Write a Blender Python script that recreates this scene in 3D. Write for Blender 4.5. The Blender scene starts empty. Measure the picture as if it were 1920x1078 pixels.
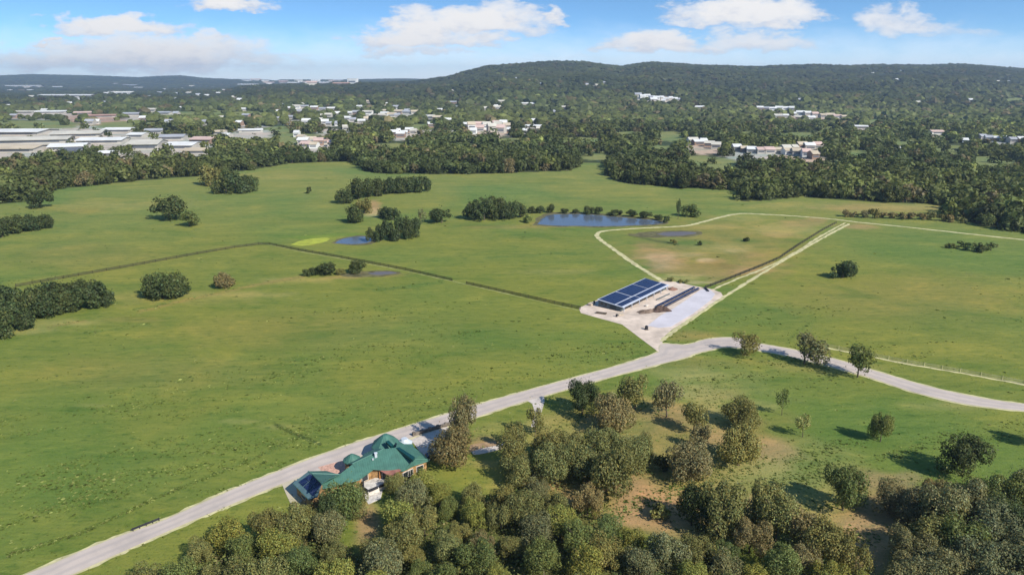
import bpy, bmesh, math, random
import numpy as np
from mathutils import Vector

R = math.radians
SC = bpy.context.scene
COL = SC.collection

# ------------------------------------------------------------------ camera
FPX, HCAM = 1300.0, 80.0
PITCH = math.atan(389 / FPX)
CP, SP = math.cos(PITCH), math.sin(PITCH)
cam_d = bpy.data.cameras.new('camera')
cam_d.sensor_width = 36.0
cam_d.lens = 36.0 * FPX / 1920.0
cam_d.clip_start, cam_d.clip_end = 1.0, 40000.0
cam = bpy.data.objects.new('camera', cam_d)
cam.location = (0, 0, HCAM)
cam.rotation_euler = (math.pi / 2 - PITCH, 0, 0)
COL.objects.link(cam)
SC.camera = cam

# ------------------------------------------------------------------ sun, exposure
SUN_EL = R(38)
SUN_AZ = math.atan2(0.73, -0.68)          # compass angle from +Y towards +X
sd = Vector((math.sin(SUN_AZ) * math.cos(SUN_EL), math.cos(SUN_AZ) * math.cos(SUN_EL), math.sin(SUN_EL)))
sun_l = bpy.data.lights.new('sun', 'SUN')
sun_l.energy = 4.2
sun_l.angle = R(0.55)
sun_l.color = (1.0, 0.945, 0.86)
sun = bpy.data.objects.new('sun', sun_l)
sun.rotation_euler = (-sd).to_track_quat('-Z', 'Y').to_euler()
COL.objects.link(sun)
SC.view_settings.view_transform = 'Standard'
SC.view_settings.look = 'None'
SC.view_settings.exposure = 0.6
SC.view_settings.gamma = 1.0

# ------------------------------------------------------------------ sky
wd = bpy.data.worlds.new('World')
SC.world = wd
wd.use_nodes = True
NT = wd.node_tree
NT.nodes.clear()


def N(nt, typ, **kw):
    n = nt.nodes.new(typ)
    for k, v in kw.items():
        setattr(n, k, v)
    return n


def M(nt, op, a, b=None, c=None, clamp=False):
    n = nt.nodes.new('ShaderNodeMath')
    n.operation = op
    n.use_clamp = clamp
    for i, v in enumerate((a, b, c)):
        if v is None:
            continue
        if isinstance(v, (int, float)):
            n.inputs[i].default_value = v
        else:
            nt.links.new(v, n.inputs[i])
    return n.outputs[0]


def MR(nt, v, a, b, c=0.0, d=1.0, smooth=True):
    n = nt.nodes.new('ShaderNodeMapRange')
    n.interpolation_type = 'SMOOTHSTEP' if smooth else 'LINEAR'
    nt.links.new(v, n.inputs[0])
    for i, q in enumerate((a, b, c, d)):
        n.inputs[i + 1].default_value = q
    return n.outputs[0]


def MIX(nt, fac, a, b, typ='MIX'):
    n = nt.nodes.new('ShaderNodeMix')
    n.data_type = 'RGBA'
    n.blend_type = typ
    for s, v in ((n.inputs[0], fac), (n.inputs[6], a), (n.inputs[7], b)):
        if isinstance(v, (int, float)):
            s.default_value = v
        elif isinstance(v, tuple):
            s.default_value = v if len(v) == 4 else v + (1.0,)
        else:
            nt.links.new(v, s)
    return n.outputs[2]


def NOISE(nt, vec, scale, detail=4.0, rough=0.55, dist=0.0):
    n = nt.nodes.new('ShaderNodeTexNoise')
    n.inputs['Scale'].default_value = scale
    n.inputs['Detail'].default_value = detail
    n.inputs['Roughness'].default_value = rough
    n.inputs['Distortion'].default_value = dist
    if vec is not None:
        nt.links.new(vec, n.inputs['Vector'])
    return n.outputs[0]


def build_sky():
    nt = NT
    L = nt.links.new
    out = N(nt, 'ShaderNodeOutputWorld')
    bg = N(nt, 'ShaderNodeBackground')
    bg.inputs[1].default_value = 0.1
    L(bg.outputs[0], out.inputs[0])
    tc = N(nt, 'ShaderNodeTexCoord')
    sep = N(nt, 'ShaderNodeSeparateXYZ')
    L(tc.outputs['Generated'], sep.inputs[0])
    X, Y, Z = sep.outputs
    # clear deep air: the band above the horizon takes the blue of a higher part of the sky
    zz = M(nt, 'MULTIPLY_ADD', Z, 2.5, 0.02)
    cb = N(nt, 'ShaderNodeCombineXYZ')
    L(X, cb.inputs[0]); L(Y, cb.inputs[1]); L(zz, cb.inputs[2])
    nrm = N(nt, 'ShaderNodeVectorMath', operation='NORMALIZE')
    L(cb.outputs[0], nrm.inputs[0])
    sky = N(nt, 'ShaderNodeTexSky', sky_type='NISHITA')
    sky.sun_disc = False
    sky.sun_elevation = SUN_EL
    sky.sun_rotation = SUN_AZ
    sky.altitude = 400
    sky.air_density = 1.0
    sky.dust_density = 0.6
    sky.ozone_density = 3.0
    L(nrm.outputs[0], sky.inputs[0])
    ys = M(nt, 'MAXIMUM', Y, 0.02)
    U = M(nt, 'DIVIDE', X, ys)
    V = M(nt, 'DIVIDE', Z, ys)
    nv = N(nt, 'ShaderNodeCombineXYZ')
    L(U, nv.inputs[0])
    L(M(nt, 'MULTIPLY', V, 2.4), nv.inputs[1])
    n1 = NOISE(nt, nv.outputs[0], 30.0, 8.0, 0.62, 0.3)
    nw = N(nt, 'ShaderNodeTexNoise')
    nw.inputs['Scale'].default_value = 17.0
    nw.inputs['Detail'].default_value = 6.0
    nw.inputs['Roughness'].default_value = 0.6
    L(nv.outputs[0], nw.inputs['Vector'])
    ws = N(nt, 'ShaderNodeSeparateColor')
    L(nw.outputs['Color'], ws.inputs[0])
    U = M(nt, 'ADD', U, M(nt, 'MULTIPLY_ADD', ws.outputs[0], 0.16, -0.08))
    V = M(nt, 'ADD', V, M(nt, 'MULTIPLY_ADD', ws.outputs[1], 0.050, -0.025))
    blobs = [  # cloud banks: centre and radii along the horizon, strength
        (212, 54, 135, 26, 1.1), (150, 50, 60, 14, .7), (300, 108, 240, 48, .95), (385, 74, 40, 18, .75), (98, 82, 28, 12, .9),
        (130, 112, 200, 36, .75), (425, 8, 92, 18, .95), (800, 52, 85, 44, 1.05), (900, 42, 120, 36, 1.05), (760, 76, 110, 26, 1.0), (880, 75, 90, 20, .8),
        (770, 100, 110, 16, .7), (980, 52, 70, 22, .7), (1036, 32, 46, 18, .85),
        (1395, 30, 140, 34, 1.15), (1300, 45, 60, 12, .7), (1480, 42, 60, 14, .8), (1235, 86, 120, 26, 1.0), (1420, 78, 120, 28, .75),
        (1310, 90, 80, 18, .7), (1672, 44, 85, 30, .72), (1770, 60, 90, 20, .42), (650, 120, 300, 26, .22), (1100, 110, 220, 20, .22), (480, 116, 160, 30, .4)]
    mask = None
    lows = None
    for px, py, rx, ry, s in blobs:
        rx, ry = rx * 1.12, ry * 1.1
        a, b = (px - 960) / FPX, (539 - py) / FPX
        dx, dy, dz = a, CP + b * SP, -SP + b * CP
        cu, cv, ru, rv = dx / dy, dz / dy, rx / FPX, ry / FPX
        p = M(nt, 'MULTIPLY_ADD', U, 1 / ru, -cu / ru)
        q = M(nt, 'MULTIPLY_ADD', V, 1 / rv, -cv / rv)
        q2 = M(nt, 'MAXIMUM', q, M(nt, 'MULTIPLY', q, -1.55))
        r2 = M(nt, 'ADD', M(nt, 'MULTIPLY', p, p), M(nt, 'MULTIPLY', q2, q2))
        k = M(nt, 'MULTIPLY', M(nt, 'SUBTRACT', 1.0, r2), s)
        k = M(nt, 'MAXIMUM', k, 0.0)
        lo = M(nt, 'MULTIPLY', k, M(nt, 'MULTIPLY_ADD', q, 0.5, 0.5, clamp=True))
        mask = k if mask is None else M(nt, 'MAXIMUM', mask, k)
        lows = lo if lows is None else M(nt, 'MAXIMUM', lows, lo)
    f = M(nt, 'ADD', M(nt, 'MULTIPLY', mask, 1.15), M(nt, 'MULTIPLY_ADD', n1, 1.7, -0.85))
    f = M(nt, 'MULTIPLY', MR(nt, f, 0.05, 0.72), MR(nt, mask, 0.0, 0.30))
    f = M(nt, 'MULTIPLY', f, MR(nt, mask, 0.0, 0.85, 0.25, 1.0, False))
    top = MR(nt, M(nt, 'ADD', lows, M(nt, 'MULTIPLY_ADD', n1, 1.5, -0.75)), 0.0, 0.55)
    ccol = MIX(nt, top, (4.9, 5.1, 5.6), (6.4, 6.3, 6.25))
    SKYC = MIX(nt, 1.0, sky.outputs[0], (.80, 1.10, 1.23), 'MULTIPLY')
    SKYC = MIX(nt, MR(nt, V, 0.085, -0.01, 0, .85), SKYC, (7.4, 7.9, 8.4))
    fin = MIX(nt, f, SKYC, ccol)
    L(fin, bg.inputs[0])


build_sky()

# ------------------------------------------------------------------ terrain and projection
def sstep(a, b, v):
    t = np.clip((v - a) / (b - a), 0, 1)
    return t * t * (3 - 2 * t)


RIDGE_T = [-900, 0, 430, 470, 560, 640, 700, 780, 840, 875, 910, 960, 1020, 1100, 1165, 1215, 1300, 1400, 1500, 1600, 1700, 1800, 1850, 1920, 2300]
RIDGE_Y = [176, 176, 172, 163, 160, 158, 158, 157, 149, 141, 133, 129, 127, 126, 132, 126, 129, 132, 133, 131, 130, 128, 131, 138, 142]
FAR_T = [-900, 0, 60, 170, 260, 300, 340, 380, 430, 500, 640, 760, 820, 2300]
FAR_Y = [147, 145, 143, 145, 148, 146, 145, 149, 151, 152, 152, 150, 152, 152]


def terrain(x, y):
    x = np.asarray(x, float)
    y = np.asarray(y, float)
    yy = np.maximum(y, 1.0)
    t = np.clip(960 + FPX / CP * x / yy, -900, 2300)
    # ridge stands at y = 4300, far ridge at y = 9000
    h1 = HCAM + (150 - np.interp(t, RIDGE_T, RIDGE_Y)) / FPX * 4300 * 1.03
    h2 = HCAM + (150 - np.interp(t, FAR_T, FAR_Y)) / FPX * 9000 * 1.03
    s1 = sstep(1500, 4300, y)
    z = h1 * s1
    bump = (np.sin(x * .0041 + 1.3) * np.sin(y * .0052 + .4) + .6 * np.sin(x * .0097 + y * .006) + .5 * np.sin(y * .0113 - x * .0047 + 2))
    z = z + bump * 7.0 * sstep(1300, 2600, y) * (1 - sstep(4000, 4400, y))
    low = np.minimum(h1, 30)
    z = np.where(y > 4300, low + (h1 - low) * (1 - sstep(4300, 5200, y)), z)
    z = np.where(y > 5200, np.maximum(z, h2 * sstep(6000, 9000, y)), z)
    z = np.where(y > 9000, np.maximum(z * (1 - sstep(9000, 14000, y)), 0), z)
    return z


def proj(x, y, z):
    x = np.asarray(x, float)
    dz = np.asarray(z, float) - HCAM
    dep = np.maximum(y * CP - dz * SP, 1.0)
    return 960 + FPX * x / dep, 539 - FPX * (y * SP + dz * CP) / dep


def G(px, py, z=0.0):
    a, b = (px - 960) / FPX, (539 - py) / FPX
    d = (a, CP + b * SP, -SP + b * CP)
    t = (z - HCAM) / d[2]
    return Vector((d[0] * t, d[1] * t, z))


def GT(px, py):
    """point where the sight line of a photo spot meets the rolling ground"""
    a, b = (px - 960) / FPX, (539 - py) / FPX
    d = (a, CP + b * SP, -SP + b * CP)
    t = np.geomspace(100, 14000, 3000)
    below = HCAM + d[2] * t < terrain(d[0] * t, d[1] * t)
    i = int(np.argmax(below)) if below.any() else len(t) - 1
    x, y = d[0] * t[i], d[1] * t[i]
    return Vector((x, y, float(terrain(x, y))))


def inpoly(px, py, poly):
    px = np.asarray(px)
    ins = np.zeros(px.shape, bool)
    n = len(poly)
    for i in range(n):
        x1, y1 = poly[i]
        x2, y2 = poly[(i + 1) % n]
        if y1 == y2:
            continue
        c = ((y1 > py) != (y2 > py)) & (px < (x2 - x1) * (py - y1) / (y2 - y1) + x1)
        ins ^= c
    return ins


# ------------------------------------------------------------------ object helpers
def tag(o, label=None, cat=None, group=None, kind=None):
    if label: o['label'] = label
    if cat: o['category'] = cat
    if group: o['group'] = group
    if kind: o['kind'] = kind
    return o


def link(o, parent=None):
    COL.objects.link(o)
    if parent is not None:
        o.parent = parent
    return o


def empty(name, loc, rz=0.0):
    o = bpy.data.objects.new(name, None)
    o.location = loc
    o.rotation_euler = (0, 0, rz)
    o.empty_display_size = 0.5
    return link(o)


class MB:
    def __init__(s):
        s.v, s.f, s.m = [], [], []

    def add(s, verts, faces, mi=0):
        k = len(s.v)
        s.v += [tuple(v) for v in verts]
        s.f += [tuple(i + k for i in f) for f in faces]
        s.m += [mi] * len(faces)
        return s

    def box(s, c, d, rz=0.0, mi=0):
        cx, cy, cz = c
        hx, hy, hz = d[0] / 2, d[1] / 2, d[2] / 2
        ca, sa = math.cos(rz), math.sin(rz)
        vs = []
        for z in (-hz, hz):
            for x, y in ((-hx, -hy), (hx, -hy), (hx, hy), (-hx, hy)):
                vs.append((cx + x * ca - y * sa, cy + x * sa + y * ca, cz + z))
        return s.add(vs, [(3, 2, 1, 0), (4, 5, 6, 7), (0, 1, 5, 4), (1, 2, 6, 5), (2, 3, 7, 6), (3, 0, 4, 7)], mi)

    def prism(s, poly, th, mi=0):
        """3-D polygon (top) thickened straight down by th"""
        n = len(poly)
        a = sum(poly[i][0] * poly[(i + 1) % n][1] - poly[(i + 1) % n][0] * poly[i][1] for i in range(n))
        if a < 0:
            poly = poly[::-1]
        top = [tuple(p) for p in poly]
        bot = [(p[0], p[1], p[2] - th) for p in top]
        fs = [tuple(range(n)), tuple(range(2 * n - 1, n - 1, -1))]
        fs += [(i, i + n, (i + 1) % n + n, (i + 1) % n) for i in range(n)]
        fs[2:] = [tuple(reversed(f)) for f in fs[2:]]
        fs[2:] = [(i, i + n, (i + 1) % n + n, (i + 1) % n) for i in range(n)]
        return s.add(top + bot, fs, mi)

    def tube(s, p0, p1, r0, r1, n=6, mi=0):
        p0, p1 = Vector(p0), Vector(p1)
        d = (p1 - p0).normalized()
        u = d.orthogonal().normalized()
        w = d.cross(u)
        vs = []
        for p, r in ((p0, r0), (p1, r1)):
            for i in range(n):
                a = 2 * math.pi * i / n
                vs.append(p + (u * math.cos(a) + w * math.sin(a)) * r)
        fs = [(i, (i + 1) % n, (i + 1) % n + n, i + n) for i in range(n)] + [tuple(range(n - 1, -1, -1)), tuple(range(n, 2 * n))]
        return s.add(vs, fs, mi)

    def mesh(s, name, mats):
        me = bpy.data.meshes.new(name)
        me.from_pydata(s.v, [], s.f)
        for m in (mats if isinstance(mats, (list, tuple)) else [mats]):
            me.materials.append(m)
        if any(s.m):
            me.polygons.foreach_set('material_index', s.m)
        me.update()
        return me

    def build(s, name, mats, parent=None, loc=None):
        o = bpy.data.objects.new(name, s.mesh(name, mats))
        if loc is not None:
            o.location = loc
        return link(o, parent)


def fast_mesh(name, V, Fc, k, mats, colors=None, smooth=False):
    """numpy mesh: V (n,3), faces Fc (m,k); colors per vertex (n,3)"""
    me = bpy.data.meshes.new(name)
    n, m = len(V), len(Fc)
    me.vertices.add(n)
    me.vertices.foreach_set('co', np.ascontiguousarray(V, np.float32).ravel())
    me.loops.add(m * k)
    me.loops.foreach_set('vertex_index', np.ascontiguousarray(Fc, np.int32).ravel())
    me.polygons.add(m)
    me.polygons.foreach_set('loop_start', np.arange(0, m * k, k, dtype=np.int32))
    me.polygons.foreach_set('loop_total', np.full(m, k, np.int32))
    me.polygons.foreach_set('use_smooth', np.full(m, smooth, bool))
    if colors is not None:
        at = me.attributes.new('tint', 'FLOAT_COLOR', 'POINT')
        c = np.ones((n, 4), np.float32)
        c[:, :3] = colors
        at.data.foreach_set('color', c.ravel())
    me.update(calc_edges=True)
    for mt in (mats if isinstance(mats, (list, tuple)) else [mats]):
        me.materials.append(mt)
    return me


def mat(name, col, rough=0.85, noise=0.0, nscale=1.0, metal=0.0, spec=0.3, bump=0.0, detail=4.0):
    m = bpy.data.materials.new(name)
    m.use_nodes = True
    nt = m.node_tree
    b = nt.nodes['Principled BSDF']
    b.inputs['Roughness'].default_value = rough
    b.inputs['Metallic'].default_value = metal
    b.inputs['Specular IOR Level'].default_value = spec
    b.inputs['Base Color'].default_value = tuple(col) + (1,)
    if noise or bump:
        g = N(nt, 'ShaderNodeNewGeometry')
        f = NOISE(nt, g.outputs['Position'], nscale, detail, 0.6)
        if noise:
            lo = tuple(max(0, c * (1 - noise)) for c in col)
            hi = tuple(min(1, c * (1 + noise)) for c in col)
            nt.links.new(MIX(nt, MR(nt, f, .3, .7), lo, hi), b.inputs['Base Color'])
        if bump:
            bp = N(nt, 'ShaderNodeBump')
            bp.inputs['Strength'].default_value = bump
            nt.links.new(f, bp.inputs['Height'])
            nt.links.new(bp.outputs[0], b.inputs['Normal'])
    return m


def foliage_mat(name, use_obj=True):
    m = bpy.data.materials.new(name)
    m.use_nodes = True
    nt = m.node_tree
    nt.nodes.clear()
    L = nt.links.new
    out = N(nt, 'ShaderNodeOutputMaterial')
    at = N(nt, 'ShaderNodeAttribute', attribute_name='tint')
    c = at.outputs['Color']
    if use_obj:
        oi = N(nt, 'ShaderNodeObjectInfo')
        c = MIX(nt, 1.0, c, oi.outputs['Color'], 'MULTIPLY')
    d = N(nt, 'ShaderNodeBsdfDiffuse')
    t = N(nt, 'ShaderNodeBsdfTranslucent')
    g = N(nt, 'ShaderNodeBsdfGlossy')
    g.inputs['Roughness'].default_value = 0.5
    g.inputs['Color'].default_value = (1, 1, 1, 1)
    L(c, d.inputs[0])
    L(MIX(nt, 1.0, c, (1.0, 1.0, .6), 'MULTIPLY'), t.inputs[0])
    ms = N(nt, 'ShaderNodeMixShader')
    ms.inputs[0].default_value = 0.30
    L(d.outputs[0], ms.inputs[1]); L(t.outputs[0], ms.inputs[2])
    m2 = N(nt, 'ShaderNodeMixShader')
    m2.inputs[0].default_value = 0.008
    L(ms.outputs[0], m2.inputs[1]); L(g.outputs[0], m2.inputs[2])
    L(m2.outputs[0], out.inputs[0])
    return m


MT = {}
MT['leaf'] = foliage_mat('tree_leaves')
MT['wood_leaf'] = foliage_mat('woodland_leaves', False)
MT['bark'] = mat('bark', (.11, .085, .06), .95, .35, 6)
MT['road'] = mat('concrete_road', (.49, .415, .355), .9, .08, .22, bump=.03, detail=10)
MT['yard'] = mat('gravel_yard', (.58, .475, .38), .95, .24, .16, detail=10)
MT['slab'] = mat('concrete_slab', (.54, .51, .53), .85, .10, .12, detail=7)
MT['paving'] = mat('pale_paving', (.52, .46, .40), .9, .14, .8)
MT['brick'] = mat('pink_brick_paving', (.52, .31, .23), .9, .3, 2.5)
MT['track'] = mat('straw_gravel_track', (.48, .44, .23), .95, .28, .35, detail=8)
MT['dirt'] = mat('tan_dirt', (.33, .22, .12), .95, .3, .5, detail=8)
MT['brown_dirt'] = mat('dark_brown_dirt', (.085, .055, .042), .95, .45, .8, bump=.4, detail=8)
MT['roof_green'] = mat('green_metal_roof', (.050, .140, .105), .6, .15, .8, .0, .5)
MT['roof_grey'] = mat('pale_metal_roof', (.62, .66, .68), .3, .12, .6, .2, .5)
MT['pink_roof'] = mat('pink_brown_patio_roof', (.30, .13, .10), .8, .2, 1.2)
MT['glass_dark'] = mat('dark_teal_glass', (.006, .045, .045), .15, 0, 1, 0, .6)
MT['solar'] = mat('solar_cells', (.008, .015, .055), .16, .35, .35, 0, .5)
def module_lines(m):
    nt = m.node_tree
    b_ = nt.nodes['Principled BSDF']
    tc = N(nt, 'ShaderNodeTexCoord')
    br = N(nt, 'ShaderNodeTexBrick')
    br.offset = 0.0
    br.inputs['Scale'].default_value = 1.0
    br.inputs['Color1'].default_value = (.007, .014, .050, 1)
    br.inputs['Color2'].default_value = (.012, .022, .075, 1)
    br.inputs['Mortar'].default_value = (.06, .075, .13, 1)
    br.inputs['Mortar Size'].default_value = .035
    br.inputs['Brick Width'].default_value = 1.75
    br.inputs['Row Height'].default_value = 1.05
    nt.links.new(tc.outputs['Object'], br.inputs['Vector'])
    nt.links.new(br.outputs['Color'], b_.inputs['Base Color'])


module_lines(MT['solar'])
MT['roof_slate'] = mat('grey_green_metal_roof', (.10, .17, .18), .5, .15, .8, .0, .5)
MT['white_metal'] = mat('white_metal', (.48, .51, .58), .45, .08, .6)
MT['slate'] = mat('slate_cladding', (.075, .10, .11), .6, .15, .5)
MT['stone'] = mat('amber_stone_wall', (.34, .20, .085), .9, .35, 1.6)
MT['pale_stone'] = mat('pale_stone', (.56, .52, .46), .9, .2, 1.2)
MT['dark'] = mat('dark_metal', (.028, .028, .034), .5, .2, 1)
MT['steel'] = mat('weathered_steel', (.035, .034, .05), .6, .3, .6)
MT['fence_wood'] = mat('dark_fence_wood', (.045, .04, .022), .9, .3, .5)
MT['fence_pale'] = mat('pale_fence_wood', (.42, .40, .20), .9, .2, .5)
MT['car'] = mat('dark_purple_paint', (.035, .025, .05), .25, 0, 1, .3, .6)
MT['window'] = mat('window_glass', (.02, .025, .03), .08, 0, 1, 0, .7)
MT['tyre'] = mat('rubber', (.02, .02, .02), .9)
MT['orange'] = mat('orange_timber', (.50, .22, .08), .8, .25, 1.5)


def water_mat(name, col, rough):
    m = mat(name, col, rough, 0, 1, 0, .9)
    nt = m.node_tree
    b = nt.nodes['Principled BSDF']
    b.inputs['IOR'].default_value = 1.33
    g = N(nt, 'ShaderNodeNewGeometry')
    f = NOISE(nt, g.outputs['Position'], .8, 3)
    bp = N(nt, 'ShaderNodeBump')
    bp.inputs['Strength'].default_value = .02
    nt.links.new(f, bp.inputs['Height'])
    nt.links.new(bp.outputs[0], b.inputs['Normal'])
    return m


MT['water'] = water_mat('pond_water', (.10, .125, .16), .13)
MT['murky'] = water_mat('murky_water', (.13, .12, .12), .45)
MT['murky'].node_tree.nodes['Principled BSDF'].inputs['Specular IOR Level'].default_value = .3
MT['bank'] = mat('damp_bank_soil', (.115, .105, .045), .95, .4, .25, detail=8)
MT['algae'] = mat('yellow_green_algae', (.33, .36, .04), .8, .25, .3)

# ------------------------------------------------------------------ ground
EDGE = [(-900, 420), (-400, 400), (0, 382), (60, 378), (80, 368), (110, 355), (230, 342), (345, 332), (380, 330), (470, 319), (540, 307), (600, 304), (665, 304),
        (685, 322), (720, 326), (870, 327), (1060, 321), (1072, 318), (1090, 306), (1135, 306), (1141, 335), (1180, 345), (1290, 353),
        (1385, 357), (1390, 378), (1440, 376), (1500, 369), (1640, 378), (1770, 384), (1782, 408), (1850, 425), (1920, 438), (2400, 470), (2900, 500)]
EX, EY = [e[0] for e in EDGE], [e[1] for e in EDGE]
# openings in the far woodland: ('kind', cx, cy, rx, ry) in photo spots on the ground
CLEAR = [('field', 1090, 262, 40, 4), ('field', 1180, 250, 35, 4), ('field', 960, 262, 30, 3), ('field', 1120, 287, 30, 3), ('field', 1240, 277, 30, 4), ('field', 740, 272, 40, 3), ('field', 530, 240, 40, 3),
         ('field', 1700, 265, 30, 4), ('field', 1780, 277, 30, 5), ('field', 1650, 226, 30, 3), ('field', 1560, 240, 30, 3), ('field', 860, 272, 30, 3), ('pale', 620, 245, 30, 3), ('pale', 560, 228, 30, 3), ('field', 1010, 222, 30, 3),
         ('pale', 470, 232, 40, 2), ('pale', 380, 235, 30, 2), ('field', 790, 236, 30, 3), ('field', 1720, 305, 20, 3), ('field', 1560, 305, 24, 4), ('pale', 850, 200, 30, 2), ('field', 700, 200, 30, 2),('pale', 70, 252, 130, 20), ('pale', 150, 243, 110, 9), ('pale', 110, 272, 120, 12), ('pale', 30, 285, 60, 10), ('pale', 300, 262, 130, 11),
         ('pale', 330, 280, 90, 12), ('pale', 215, 290, 40, 5), ('pale', 100, 215, 95, 6), ('red', 190, 222, 70, 8), ('pale', 290, 218, 60, 7), ('field', 400, 213, 120, 5),
         ('field', 60, 231, 90, 5), ('field', 240, 232, 60, 4), ('field', 500, 256, 100, 8), ('field', 560, 263, 50, 5), ('pale', 590, 272, 40, 7), ('pale', 470, 248, 40, 5),
         ('pale', 590, 205, 50, 5), ('pale', 640, 228, 40, 4), ('pale', 735, 217, 60, 6), ('pale', 760, 250, 30, 6), ('pale', 670, 247, 40, 2.5), ('pale', 830, 247, 60, 3),
         ('warm', 915, 242, 52, 9), ('pale', 1000, 238, 30, 3), ('pale', 1235, 187, 50, 8), ('warm', 1520, 221, 75, 6), ('pale', 1455, 206, 45, 3),
         ('field', 1415, 250, 28, 5), ('field', 1500, 253, 50, 5), ('warm', 1320, 272, 40, 8), ('pale', 1420, 287, 60, 7), ('warm', 1500, 287, 45, 10),
         ('field', 1340, 305, 45, 8), ('field', 1305, 297, 25, 5), ('field', 1610, 285, 30, 6), ('pale', 1618, 239, 22, 4), ('warm', 1755, 250, 22, 7), ('pale', 1860, 264, 40, 5),
         ('field', 1850, 300, 60, 8), ('field', 1260, 252, 30, 5), ('pale', 135, 182, 55, 2.5), ('pale', 228, 175, 26, 3), ('pale', 60, 164, 55, 2), ('pale', 500, 158, 45, 4),
         ('pale', 590, 157, 60, 4), ('field', 1905, 188, 35, 4), ('pale', 1100, 162, 30, 2), ('pale', 1310, 203, 18, 3), ('field', 1030, 199, 14, 4)]
KCOL = {'pale': (.40, .38, .33), 'red': (.36, .24, .18), 'field': (.17, .20, .07), 'warm': (.42, .34, .26)}
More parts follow.
